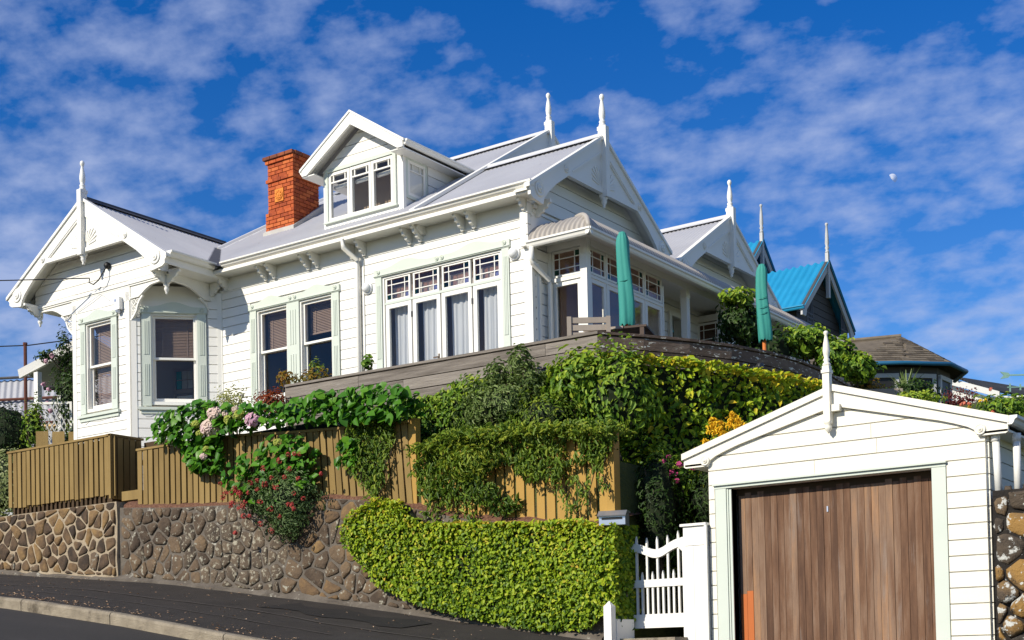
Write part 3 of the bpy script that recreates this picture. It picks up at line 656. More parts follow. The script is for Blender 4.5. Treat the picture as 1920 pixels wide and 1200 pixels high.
# opaque coloured panes set inside to imitate reflections in the canted window
cg = win_part('reflection_panes', 'coloured panes imitating reflections in the canted bay window')
FI = Fr((JX - .75, FY + .28, 0), (1, .35))
for k in range(2):
    a0 = -.55 + k * .42; mb = MB(FI); mb.ring(a0, a0 + .40, 5.6, 6.52, .05, -.02, .02); mb.box(a0, a0 + .4, -.02, .02, 6.1, 6.16); mb.build('reflection_frame', 'interior', cg)
    for i in range(3):
        for j in range(2):
            mb = MB(FI); mb.box(a0 + .06 + i * .1, a0 + .145 + i * .1, -.01, .01, 6.18 + j * .15, 6.31 + j * .15); mb.build('pane', ['teal_cloth', 'cement', 'lamp_white'][(i * 2 + j * 3 + k) % 3] if i != 1 else 'cement', cg)
    mb = MB(FI); mb.box(a0 + .06, a0 + .34, -.01, .01, 5.95, 6.06); mb.build('pane', 'lamp_white', cg)
# ---- gables
def gable(fr, apex, hw, rise, label, wall_b=-.30, name='gable', back=None, sun=True, fin=True, depth=.30, wallpoly=True, post_w=.095, zlow=None):
    """decorated gable; frame origin at the centre of the bargeboard plane; apex = z of the peak"""
    gp = win_part(name, label); s = hw / 1.91; k = rise / hw
    top = lambda a: apex - k * abs(a)
    for sg in (-1, 1):
        P = [(.0, 0), (1.91, -1.91 * k), (1.935, -1.91 * k - .07), (1.90, -1.91 * k - .10), (1.90, -1.91 * k - .15), (1.84, -1.91 * k - .185), (1.60, -1.91 * k - .215), (1.565, -1.91 * k - .12), (1.50, -1.50 * k - .30), (1.40, -1.40 * k - .275), (1.26, -1.26 * k - .25), (.93, -.93 * k - .245), (0, -.26)]
        mb = MB(fr); poly = [(sg * a * s, apex + c * (s if i not in (1,) else s)) for i, (a, c) in enumerate(P)]
        # keep the board on the true slope
        poly = [(sg * a * s, apex + c * s) for a, c in P]
        mb.prism(poly if sg > 0 else poly[::-1], -.02, .025); mb.build('bargeboard', 'white_paint', gp)
        mb = MB(fr)  # roll moulding along the top edge and an inner bead
        q = [(0, .02), (1.96 * s, -1.96 * s * k + .02), (1.96 * s, -1.96 * s * k - .03), (0, -.03)]
        pq = [(sg * a, apex + c) for a, c in q]; mb.prism(pq if sg > 0 else pq[::-1], -.04, .05); mb.build('barge_capping', 'white_paint', gp)
        mb = MB(fr); q = [(.08, -.08 * k - .20 * s), (.86 * s, -.86 * s * k - .20 * s), (.86 * s, -.86 * s * k - .225 * s), (.08, -.08 * k - .225 * s)]
        pq = [(sg * a, apex + c) for a, c in q]; mb.prism(pq if sg > 0 else pq[::-1], .02, .034); mb.build('bead', 'white_paint', gp)
        cb = apex - .93 * s * k - .245 * s
        mb = MB(fr); pq = [(0, apex - .2 * s), (sg * .93 * s, cb + .03), (sg * .93 * s, cb), (0, cb)]; mb.prism(pq if sg < 0 else pq[::-1], -.03, .006); cpn = mb.build('collar_panel', 'white_paint', gp)
        mb = MB(fr); q = [(0, cb - .012), (sg * .95 * s, cb - .012), (sg * .90 * s, cb + .05), (0, cb + .05)]; mb.prism(q if sg > 0 else q[::-1], -.035, .027); mb.build('collar_rail', 'white_paint', gp)
        if sun:
            for i in range(6):
                t = R(14 + i * 13.5); r0, r1 = .07 * s, (.31 - .018 * abs(i - 2.5) ** 1.5) * s; mb = MB(fr); ox, oz = sg * .06, cb + .075
                ca, sa = math.cos(t), math.sin(t); w0, w1 = .006, .017 * s
                q = [(ox + sg * (ca * r0 - sa * w0), oz + sa * r0 + ca * w0), (ox + sg * (ca * r1 - sa * w1), oz + sa * r1 + ca * w1), (ox + sg * ca * (r1 + .012), oz + sa * (r1 + .012)), (ox + sg * (ca * r1 + sa * w1), oz + sa * r1 - ca * w1), (ox + sg * (ca * r0 + sa * w0), oz + sa * r0 - ca * w0)]
                mb.prism(q, .006, .02); mb.build('sunburst_ray', 'white_paint', gp)
        mb = MB(fr); rosette(mb, sg * 1.01 * s, apex - 1.01 * s * k - .13 * s, .055 * s, .025); rosette(mb, sg * 1.01 * s, apex - 1.01 * s * k - .13 * s, .03 * s, .03); mb.build('rosette', 'white_paint', gp, True)
        mb = MB(fr); rosette(mb, sg * 1.69 * s, apex - 1.69 * s * k - .16 * s, .115 * s, .025); rosette(mb, sg * 1.69 * s, apex - 1.69 * s * k - .16 * s, .06 * s, .035); mb.build('rosette', 'white_paint', gp, True)
        if depth:   # sloping soffit lining between bargeboard and wall
            mb = MB(fr); q = [(0, -.06), (1.9 * s, -1.9 * s * k - .06), (1.9 * s, -1.9 * s * k - .085), (0, -.085)]
            pq = [(sg * a, apex + c) for a, c in q]; mb.prism(pq, -depth, -.03); mb.build('verge_soffit', 'white_paint', gp)
    cb = apex - .93 * s * k - .245 * s; w = post_w / 2
    mb = MB(fr); mb.box(-w, w, -.035, .09, cb - .06, apex + .13)
    mb.build('king_post', 'white_paint', gp)
    prt(fr, 'finial_block', 'white_paint', gp, (-w - .005, w + .005, -.045, .068, apex + .075, apex + .125))
    if fin:
        mb = MB(fr); z = apex + .125; H = .47
        mb.lathe(0, .012, [(.05, z), (.052, z + .03), (.038, z + .05), (.046, z + .07), (.046, z + .085), (.030, z + .10), (.040, z + .13), (.047, z + .19), (.042, z + .25), (.028, z + .33), (.019, z + .38), (.028, z + .395), (.036, z + .42), (.033, z + .45), (.018, z + .468), (.002, z + .474)], 14); mb.build('finial', 'white_paint', gp, True)
    mb = MB(fr); z = cb - .06
    mb.lathe(0, .012, [(.05, z), (.052, z - .02), (.034, z - .035), (.042, z - .06), (.036, z - .085), (.016, z - .11), (.024, z - .125), (.018, z - .145), (.003, z - .155)], 12); mb.build('pendant', 'white_paint', gp, True)
    if wallpoly:
        zl = zlow if zlow is not None else apex - rise - .05
        Fw = Fr(fr.p(0, wall_b, 0), (fr.u.x, fr.u.y)); a_ = (apex - .10 - zl) / k
        e = min(a_, hw - .28); poly = [(-e, zl), (e, zl), (e, max(zl, apex - .1 - k * e)), (0, apex - .10), (-e, max(zl, apex - .1 - k * e))]
        mb = MB(Fw); mb.prism(poly, -.1, -.004); gw = mb.build('gable_wall', 'white_paint', villa); boards(gw, Fw, poly, [], 4.085)
    return gp
g_bay = gable(Fr((-17.58, BY - .30, 0), (1, 0)), 9.03, 1.91, 1.22, 'sunlit decorated gable over the bay', zlow=7.62)
g1 = gable(Fr((CX + .24, RID1, 0), (0, 1)), 8.97, 1.86, 1.86 * TAN, 'shaded decorated gable at the verandah corner', zlow=7.10, wall_b=-.24, depth=.24)
g0 = gable(Fr((-11.78, RID0, 0), (0, 1)), 10.08, 3.4, 3.4 * TAN, 'high rear gable set back on the roof', wall_b=-.24, depth=.24, zlow=8.0)
g2 = gable(Fr((CX + .30, 20.17, 0), (0, 1)), 8.83, 1.84, 1.84 * .62, 'shaded decorated gable farther along the verandah', zlow=7.3)
# ---- roof sheets (corrugated)
def corr(name, m, s0, s1, lo, hi, pt, nrm, parent=None, pitch=.0762, amp=.009, nt=1, sub=6):
    mb = MB(); N = int(abs(s1 - s0) / (pitch / sub)); prev = None; nrm = Vector(nrm).normalized() if nrm else None
    for i in range(N + 1):
        s = s0 + (s1 - s0) * i / N; a, b = lo(s), hi(s)
        if (b - a) * (1 if nt == 1 else 1) < 1e-4: prev = None; continue
        w = amp * math.cos(2 * math.pi * (s - s0) / pitch); cur = []
        for k in range(nt + 1):
            t = a + (b - a) * k / nt; p = Vector(pt(s, t)); q = p + (nrm if nrm else Vector(pt_n(s, t))) * w; cur.append(mb.P(*q))
        if prev:
            for k in range(nt): mb.f.append([prev[k], cur[k], cur[k + 1], prev[k + 1]])
        prev = cur
    return mb.build(name, m, parent or villa, True)
XR = CX + .27
def front_hi(x):
    if x > -11.78: return RID1
    if x > -16.25: return RID0
    return RID0 + (x + 16.25) / .70 * (RID0 - 15.75)
def front_lo(x): return EY + .02 if x > -15.53 else EY - (x + 15.60)
corr('roof_sheet', 'roof_iron', -16.95, XR, front_lo, front_hi, lambda x, y: (x, y, roof_z(y)), (0, -TAN, 1))
corr('roof_sheet', 'roof_iron', -11.78, XR, lambda x: RID1, lambda x: RID1 + 1.92, lambda x, y: (x, y, roof_z(2 * RID1 - y)), (0, TAN, 1))
corr('roof_sheet', 'roof_iron', -16.25, -11.78 + .02, lambda x: RID0, lambda x: RID0 + 3.4, lambda x, y: (x, y, roof_z(2 * RID0 - y)), (0, TAN, 1), sub=4)
z2 = lambda y: 8.83 - .62 * abs(y - 20.17) - .02
corr('roof_sheet', 'roof_iron', -13.5, CX + .33, lambda x: 18.28, lambda x: 20.17, lambda x, y: (x, y, z2(y)), (0, -.62, 1))
corr('roof_sheet', 'roof_iron', -13.5, CX + .33, lambda x: 20.17, lambda x: 22.05, lambda x, y: (x, y, z2(y)), (0, .62, 1), sub=4)
zb_ = lambda x: 9.02 - TAN * abs(x + 17.58)
corr('roof_sheet', 'roof_iron', BY - .33, 16.42, lambda y: -17.58, lambda y: min(-15.64, -15.60 - (y - EY)), lambda y, x: (x, y, zb_(x)), (TAN, 0, 1))
corr('roof_sheet', 'roof_iron', BY - .33, 19, lambda y: -19.52, lambda y: -17.58, lambda y, x: (x, y, zb_(x)), (-TAN, 0, 1), sub=4)
mb = MB(); mb.v = [(-16.95, 15.75, roof_z(15.75)), (-16.25, RID0, roof_z(RID0)), (-16.25, 20.5, roof_z(RID0)), (-18.6, 20.5, 7.6), (-18.6, 16.8, 7.9), (-17.5, 16.35, 8.95)]; mb.f = [[0, 1, 2, 3, 4, 5]]; mb.build('roof_hip', 'roof_iron', villa)
def capping(p0, p1, r=.045, m='ridge_iron', name='ridge_cap'):
    mb = MB(); d = (Vector(p1) - Vector(p0)).normalized(); side = d.cross(Vector((0, 0, 1))).normalized(); up = side.cross(d); A = []; B = []
    for (u, v) in ((-.13, -.075), (-.045, -.02), (-.03, .02), (0, .032), (.03, .02), (.045, -.02), (.13, -.075)):
        A.append(mb.P(*(Vector(p0) + side * u * r / .045 + up * v))); B.append(mb.P(*(Vector(p1) + side * u * r / .045 + up * v)))
    for k in range(6): mb.f.append([A[k], A[k + 1], B[k + 1], B[k]])
    mb.f += [A, B[::-1]]; return mb.build(name, m, villa)
capping((-11.8, RID1, roof_z(RID1) + .035), (XR, RID1, roof_z(RID1) + .035)); capping((-16.25, RID0, roof_z(RID0) + .035), (-11.72, RID0, roof_z(RID0) + .035))
capping((-13.5, 20.17, 8.84), (CX + .33, 20.17, 8.84)); capping((-17.58, BY - .3, 9.05), (-17.58, 16.5, 9.05), m='lead_dark')
capping((-16.95, 15.75, roof_z(15.75) + .03), (-16.25, RID0, roof_z(RID0) + .03))
# valley between bay roof and main roof
mb = MB(); v0, v1 = Vector((-15.56, EY - .1, zb_(-15.56) + .03)), Vector((-17.0, 15.86, zb_(-17.0) + .03)); sd = Vector((.085, .085, 0))
mb.v = [tuple(v0 - sd + Vector((0, 0, .02))), tuple(v0 + sd + Vector((0, 0, .0))), tuple(v1 + sd), tuple(v1 - sd + Vector((0, 0, .02)))]; mb.f = [[0, 1, 2, 3]]; mb.build('valley_flashing', 'lead_dark', villa)
# lead flashing down the verge of the high gable onto the front slope
# bay eaves: gutters, soffits
gutter('gutter', (-15.68, BY - .28, 7.845), (-15.68, EY + .0, 7.845), (1, 0, 0))
gutter('gutter', (-19.48, 17, 7.845), (-19.48, BY - .28, 7.845), (-1, 0, 0))
prt(None, 'bay_soffit', 'white_paint', villa, (-16.9, -15.69, BY - .02, FY - .03, 7.655, 7.675)); prt(None, 'bay_soffit', 'white_paint', villa, (-19.45, -18.2, BY - .02, FY + .1, 7.655, 7.675))
prt(None, 'bay_fascia', 'white_paint', villa, (-15.705, -15.685, BY - .28, FY - .27, 7.66, 7.85), (-19.47, -19.45, BY - .28, 17, 7.66, 7.85))
# frieze board and arched valances under the square corner of the bay roof
def valance(fr, a0, a1, fret_at, parent, ztop=7.655):
    """board from a0 to a1 with an arched lower edge, springing from the end fret_at"""
    mb = MB(fr); L = a1 - a0; pts = []
    for i in range(13):
        u = i / 12; w = u if fret_at == 0 else 1 - u
        z = 7.38 + .14 * min(1, max(0, (w - .30) / .30)) ** .6 if w > .30 else 7.38
        if w > .60: z = 7.52 + .015 * math.sin((w - .60) / .40 * math.pi / 2)
        pts.append((a0 + L * u, z))
    poly = [(a0, ztop), (a1, ztop)] + pts[::-1]; mb.prism(poly[::-1], -.015, .015)
    v = mb.build('valance', 'white_paint', parent)
    mb = MB(fr)
    for (p, q) in zip(pts[:-1], pts[1:]): mb.prism([p, q, (q[0], q[1] + .016), (p[0], p[1] + .016)], .015, .03)
    mb.build('valance_bead', 'white_paint', v)
    # pierced fretwork bracket below the springing
    sgn = 1 if fret_at == 0 else -1; ox = a0 if fret_at == 0 else a1; mb = MB(fr); W_, H_ = .27 * L / .84, .31
    cur = [(0, 7.38 - H_ - .03), (.05, 7.38 - H_ + .01), (.10, 7.38 - H_ + .06), (.14, 7.38 - H_ + .11), (.17, 7.38 - H_ + .19), (.22, 7.38 - .05), (W_ + .02, 7.38)]
    for (p, q) in zip(cur[:-1], cur[1:]):
        c = [(p[0], p[1]), (q[0], q[1]), (q[0] - .02, q[1] + .022), (p[0] - .02, p[1] + .022)]
        mb.prism([(ox + sgn * x_, z_) for x_, z_ in c], -.018, .018)
    mb.box(ox, ox + sgn * .018, -.012, .012, 7.38 - H_, 7.38)
    rr = random.Random(5)
    for (x_, z_, r_) in ((.065, 7.325, .048), (.155, 7.33, .042), (.06, 7.225, .045), (.135, 7.245, .032), (.05, 7.135, .038), (.10, 7.17, .02)):
        for k in range(10):
            t0, t1 = 2 * math.pi * k / 10, 2 * math.pi * (k + 1) / 10; ri = r_ * .72
            q = [(x_ + r_ * math.cos(t0), z_ + r_ * math.sin(t0)), (x_ + r_ * math.cos(t1), z_ + r_ * math.sin(t1)), (x_ + ri * math.cos(t1), z_ + ri * math.sin(t1)), (x_ + ri * math.cos(t0), z_ + ri * math.sin(t0))]
            mb.prism([(ox + sgn * a_, c_) for a_, c_ in q], -.008, .008)
        for t in (.6, 2.2): mb.prism([(ox + sgn * (x_ + r_ * math.cos(t) * f + .006 * g_), z_ + r_ * math.sin(t) * f) for f, g_ in ((-1, -1), (1, -1), (1, 1), (-1, 1))], -.006, .006)
    mb.build('fretwork_bracket', 'white_paint', v)
SQX, SQL = -16.02, -19.12
prt(FF, 'bay_frieze', 'white_paint', villa, (JX - BS - BL - .02, JX - BS + .02, BS + .004, BS + .03, 7.36, 7.655))
FBv = Fr((0, BY, 0), (1, 0))
valance(FBv, JX - BS + .02, SQX, 0, villa); valance(FBv, SQL, JX - BS - BL - .02, 1, villa)
valance(Fr((SQX, 0, 0), (0, 1)), BY + .02, FY - .02, 1, villa); 
prt(FBv, 'bay_cornice', 'white_paint', villa, (SQL - .05, SQX + .05, -.01, .05, 7.60, 7.625), (SQL - .04, SQX + .04, -.01, .035, 7.575, 7.60))
for (x_, y_) in ((SQX, BY), (SQL, BY)):
    mb = MB(); mb.box(x_ - .035, x_ + .035, y_ - .035, y_ + .035, 7.47, 7.66)
    mb.lathe(x_, y_, [(.03, 7.47), (.045, 7.46), (.045, 7.445), (.022, 7.43), (.04, 7.40), (.032, 7.37), (.014, 7.345), (.02, 7.33), (.004, 7.31)], 12); mb.build('pendant', 'white_paint', villa, True)
for x_, sg in ((SQX, 1), (SQL, -1)):
    poly = [(0, 7.65), (.30, 7.65), (.30, 7.61), (.25, 7.595), (.22, 7.55), (.15, 7.53), (.12, 7.49), (.04, 7.47), (0, 7.45)]
    mb = MB(); A = [mb.P(x_ - .022, y_, z_) for y_, z_ in [(BY - b_, c_) for b_, c_ in poly]]; B = [mb.P(x_ + .022, BY - b_, c_) for b_, c_ in poly]
    mb.f += [A, B[::-1]] + [[A[k], A[(k + 1) % 9], B[(k + 1) % 9], B[k]] for k in range(9)]; mb.build('bracket', 'white_paint', villa)
    mb = MB(); A = [mb.P(x_ + sg * b_, BY - .022, c_) for b_, c_ in poly]; B = [mb.P(x_ + sg * b_, BY + .022, c_) for b_, c_ in poly]
    mb.f += [A, B[::-1]] + [[A[k], A[(k + 1) % 9], B[(k + 1) % 9], B[k]] for k in range(9)]; mb.build('bracket', 'white_paint', villa)
bracket(Fr((SQX, 0, 0), (0, 1)), FY - .12, villa, zt=7.655)
prt(FF, 'corner_board', 'white_paint', villa, (JX - .09, JX + .02, .0, .035, 4.1, 7.66))
# ---- dormer
DY, DX0, DX1 = 15.05, -13.90, -12.38; DC = (DX0 + DX1) / 2
dorm = win_part('dormer', 'gabled dormer with three white casements'); FD = Fr((0, DY, 0), (1, 0)); DT = .655
mb = MB(FD); cells(mb, DX0, DX1, 8.10, 9.02, [(-13.79, -12.53, 8.31, 8.97)], -.08, 0); mb.build('dormer_wall', 'white_paint', dorm)
gtop = 9.02 + (DX1 - DX0) / 2 * DT
mb = MB(FD); mb.prism([(DX0, 9.02), (DX1, 9.02), (DC, gtop)], -.08, -.004); dg = mb.build('dormer_gable', 'white_paint', dorm)
boards(dorm, FD, [(DX0, 9.02), (DX1, 9.02), (DC, gtop)], [], 9.02, .15)
prt(FD, 'casing', 'green_trim', dorm, (-13.85, -13.79, 0, .03, 8.26, 9.0), (-12.53, -12.47, 0, .03, 8.26, 9.0), (-13.85, -12.47, 0, .03, 9.0, 9.05), (-13.87, -12.45, 0, .045, 8.235, 8.26))
dcol = [-13.79, -13.37, -12.95, -12.53]
for k in range(3):
    a0, a1 = dcol[k] + .005, dcol[k + 1] - .005; mb = MB(FD); mb.ring(a0, a1, 8.27, 8.99, .042, -.04, .012)
    mb.box(a0 + .04, a1 - .04, -.02, .005, 8.835, 8.855)
    for t in (.22, .78): mb.box(a0 + (a1 - a0) * t - .009, a0 + (a1 - a0) * t + .009, -.02, .004, 8.855, 8.955)
    mb.build('casement', 'white_paint', dorm); mb = MB(FD); mb.box(a0 + .04, a1 - .04, -.012, -.008, 8.31, 8.955); mb.build('pane', 'glass', dorm)
    mb = MB(); mb.tube([(a0 + .03, DY + .10, 8.80), (a1 - .03, DY + .10, 8.81)], .032, 8); rb = mb.build('roller_blind', 'lamp_white', None, True)
    tag(rb, f'rolled white blind behind the {["left", "middle", "right"][k]} dormer casement', 'blind', 'rolled blinds in the dormer')
FDs = Fr((DX1, 0, 0), (0, 1))
yb = lambda z: EY + (z - EZ) / TAN
mb = MB(FDs); mb.prism([(DY + .09, 8.10), (yb(8.10) + .1, 8.10), (yb(9.0) + .05, 9.0), (DY + .09, 9.0)], -.06, -.004); ds = mb.build('dormer_cheek', 'white_paint', dorm)
boards(dorm, FDs, [(DY + .06, 8.10), (yb(8.1) + .1, 8.10), (yb(9.0) + .05, 9.0), (DY + .06, 9.0)], [(DY + .05, DY + .58, 8.30, 8.97)], 8.1)
prt(FDs, 'corner_board', 'white_paint', dorm, (DY - .005, DY + .06, 0, .03, 8.12, 9.0))
mb = MB(FDs); mb.ring(DY + .07, DY + .56, 8.36, 8.96, .045, .0, .025); mb.build('casing', 'green_trim', dorm)
mb = MB(FDs); mb.ring(DY + .115, DY + .515, 8.405, 8.915, .04, .005, .022); mb.box(DY + .15, DY + .48, .006, .018, 8.77, 8.785)
for t in (.25, .75): mb.box(DY + .15 + .33 * t - .007, DY + .15 + .33 * t + .007, .006, .018, 8.785, 8.88)
mb.build('casement', 'white_paint', dorm); mb = MB(FDs); mb.box(DY + .15, DY + .48, .008, .011, 8.44, 8.88); mb.build('pane', 'glass', dorm)
prt(None, 'dormer_interior', 'interior', dorm, (DX0 + .05, DX1 - .05, DY + .55, DY + .6, 8.2, 9.0))
FDb = Fr((DC, DY - .22, 0), (1, 0)); dap = 9.70; dhw = .98
for sg in (-1, 1):
    mb = MB(FDb); q = [(0, dap), (sg * dhw, dap - dhw * DT), (sg * dhw, dap - dhw * DT - .10), (sg * (dhw - .10), dap - dhw * DT - .10), (sg * (dhw - .30), dap - (dhw - .30) * DT - .165), (0, dap - .185)]
    mb.prism(q if sg > 0 else q[::-1], -.02, .02); mb.build('bargeboard', 'white_paint', dorm)
    mb = MB(FDb); q = [(0, dap + .025), (sg * (dhw + .03), dap + .025 - (dhw + .03) * DT), (sg * (dhw + .03), dap - (dhw + .03) * DT - .01), (0, dap - .01)]; mb.prism(q if sg > 0 else q[::-1], -.03, .035); mb.build('barge_capping', 'white_paint', dorm)
    mb = MB(FDb); q = [(0, dap - .03), (sg * dhw, dap - dhw * DT - .03), (sg * dhw, dap - dhw * DT - .05), (0, dap - .05)]; mb.prism(q if sg > 0 else q[::-1], -.24, -.02); mb.build('verge_soffit', 'white_paint', dorm)
    zd = lambda x: dap - abs(x - DC) * DT - .005
    xe = DC + sg * dhw; x0, x1 = (DC, xe) if sg > 0 else (xe, DC)
    def top_y(x): return EY + (zd(x) - EZ) / TAN + .02
    mb = MB(); N = 40; prev = None
    for i in range(N + 1):
        x = x0 + (x1 - x0) * i / N; cur = [mb.P(x, DY - .24, zd(x)), mb.P(x, top_y(x), zd(x))]
        if prev: mb.f.append([prev[0], cur[0], cur[1], prev[1]])
        prev = cur
    mb.build('dormer_roof', 'roof_iron', dorm)
    ye = top_y(xe); prt(None, 'dormer_soffit', 'white_paint', dorm, (min(xe, xe - sg * .24), max(xe, xe - sg * .24), DY - .22, ye + .1, zd(xe) - .11, zd(xe) - .095))
    gutter('dormer_gutter', (xe, DY - .22, zd(xe) + .01), (xe, ye, zd(xe) + .01), (sg, 0, 0), .07, .07, dorm)
# ---- chimney, brick by brick
ch = win_part('chimney', 'orange brick chimney with corbelled top and terracotta tile'); CHX, CHY = -15.66, 16.26
def course(z, hx, hy, off, h=.062, m='brick'):
    L, gp_ = .17, .011
    for side in (0, 1, 3):
        half, dep_ = (hx, hy) if side % 2 == 0 else (hy - .062, hx); p = -half + (0 if not off else -L / 2)
        while p < half - .01:
            q0, q1 = max(p, -half), min(p + L - gp_, half)
            if q1 - q0 > .015:
                mb = MB(); d0, d1 = dep_ - .06, dep_
                cs = {0: (q0, q1, -d1, -d0), 2: (q0, q1, d0, d1), 1: (d0, d1, q0, q1), 3: (-d1, -d0, q0, q1)}[side]
                mb.box(CHX + cs[0], CHX + cs[1], CHY + cs[2], CHY + cs[3], z, z + h - gp_); mb.build('brick', m, ch)
            p += L
z = 8.70; k = 0
while z < 9.98:
    if z < 9.02: hx, hy = .315, .36
    elif z < 9.52: hx, hy = .285, .33
    elif z < 9.585: hx, hy = .31, .355
    elif z < 9.83: hx, hy = .285, .33
    elif z < 9.89: hx, hy = .315, .36
    else: hx, hy = .345, .39
    course(z, hx, hy, k % 2, m='brick_soot' if z > 9.90 else 'brick'); z += .062; k += 1
mb = MB(); mb.box(CHX - .255, CHX + .255, CHY - .30, CHY + .275, 8.5, 9.97); mb.build('chimney_core', 'brick_mortar', ch)
zt_ = roof_z(CHY - .40)
mb = MB(); mb.prism_b([(CHY - .40, roof_z(CHY - .40) - .05), (CHY + .40, roof_z(CHY + .40) - .05), (CHY + .40, roof_z(CHY + .40) + .13), (CHY - .40, roof_z(CHY - .40) + .06)], CHX - .345, CHX + .345); mb.build('cement_skirt', 'cement', ch)
FCh = Fr((CHX - .02, CHY - .33, 0), (1, 0)); mb = MB(FCh); mb.box(-.095, .095, 0, .018, 9.22, 9.43); rosette(mb, 0, 9.325, .085, .018); rosette(mb, 0, 9.325, .05, .026)
for k in range(8): t = k * math.pi / 4; mb.box(.06 * math.cos(t) - .012, .06 * math.cos(t) + .012, .018, .04, 9.325 + .06 * math.sin(t) - .012, 9.325 + .06 * math.sin(t) + .012)
mb.build('terracotta_tile', 'terracotta', ch)
# ---------------------------------------------------------------- verandah (part of the villa)
VX, VY, GX, GY = -9.41, 15.20, -9.05, 14.72          # post line, glazed end, gutter lines
ver = win_part('verandah', 'verandah with curved iron roof, white posts and coloured fanlights'); FVs = Fr((VX, 0, 0), (0, 1)); FVe = Fr((0, VY, 0), (1, 0))
# side wall of the house behind
sw = wall('side_wall', FS, [(FY + .02, 4.1), (24, 4.1), (24, 7.19), (FY + .02, 7.19)], [(18.55, 18.95, 4.8, 6.95)], 4.085, villa, (FY, 24, 4.1, 7.75), m='board_paint')
prt(FS, 'side_frieze', 'white_paint', villa, (FY + .0, 24, 0, .02, 7.20, 7.6)); prt(FS, 'side_moulding', 'white_paint', villa, (FY + .0, 18.2, .02, .06, 7.62, 7.66), (FY + .0, 18.2, .02, .04, 7.56, 7.60))
bracket(FS, FY + .10, villa)
bw = win_part('back_door', 'dark glazed door at the back of the verandah'); mb = MB(FS); mb.ring(18.5, 19.0, 4.7, 7.0, .07, .02, .06); mb.build('frame', 'white_paint', bw); mb = MB(FS); mb.box(18.57, 18.93, .022, .03, 4.8, 6.93); mb.build('pane', 'glass', bw)
# bullnose roof
BW, BH, Z0 = .95, .40, 7.13
def bull(t):        # t 0 at the gutter .. 1 at the wall: (inward distance, height)
    a = t * math.pi / 2
    return BW * (1 - math.cos(a)) ** 1.0 * .98 + .0, BH * (math.sin(a) ** .95)
def bull_sheet(side):
    mb = MB(); pitch = .0762; nt = 9; prev = None
    s0, s1 = (GY, 23.5) if side else (GX - BW, GX)
    N = int((s1 - s0) / (pitch / 7))
    for i in range(N + 1):
        s = s0 + (s1 - s0) * i / N; w = .017 * math.cos(2 * math.pi * s / pitch); cur = []
        lim = 1.0
        if side: lim_in = s - GY
        else: lim_in = GX - s
        for k in range(nt + 1):
            t = k / nt; d, h = bull(t)
            if d > lim_in:      # mitre at the hip
                a = math.acos(max(-1, min(1, 1 - lim_in / (BW * .98)))); d, h = lim_in, BH * math.sin(a) ** .95
            o_, u_ = math.cos(t * 1.5), math.sin(t * 1.5)
            if side: cur.append(mb.P(GX - d + w * o_, s, Z0 + h + w * u_))
            else: cur.append(mb.P(s, GY + d - w * o_, Z0 + h + w * u_))
        if prev:
            for k in range(nt): mb.f.append([prev[k], cur[k], cur[k + 1], prev[k + 1]])
        prev = cur
    return mb.build('bullnose_sheet', 'bull_iron', ver, True)
bull_sheet(True); bull_sheet(False)
mb = MB(); mb.tube([(GX - bull(t / 9)[0], GY + bull(t / 9)[0], Z0 + bull(t / 9)[1] + .012) for t in range(10)], .035, 8); mb.build('hip_roll', 'bull_iron', ver, True)
gutter('verandah_gutter', (GX - .95, GY + .03, 7.145), (GX + .04, GY + .03, 7.145), (0, -1, 0), .085, .085, ver); gutter('verandah_gutter', (GX - .03, GY - .04, 7.145), (GX - .03, 23.5, 7.145), (1, 0, 0), .085, .085, ver)
prt(None, 'verandah_soffit', 'white_paint', ver, (CX + .03, GX - .05, GY + .05, 23.4, 7.185, 7.20)); prt(None, 'verandah_fascia', 'white_paint', ver, (CX + .03, GX - .005, GY + .03, GY + .05, 7.075, 7.20), (GX - .05, GX - .03, GY + .05, 23.4, 7.075, 7.20))
prt(FVe, 'verandah_beam', 'white_paint', ver, (CX + .03, VX + .05, -.05, .05, 7.10, 7.185)); prt(FVs, 'verandah_beam', 'white_paint', ver, (VY + .06, 23.4, -.05, .05, 7.10, 7.185))
def post(y, cap=True):
    mb = MB(FVs); mb.box(y - .05, y + .05, -.05, .05, 4.6, 7.1); mb.box(y - .058, y + .058, -.058, .058, 6.98, 7.01); mb.build('verandah_post', 'white_paint', ver)
for y in (VY + .0, 17.98, 19.17, 21.6): post(y)
def pal_v(i, j, rr):
    if (i, j) in ((0, 0), (2, 2)): return 'glass_green'
    if i == 1: return 'glass_rose'
    return 'glass_brown'
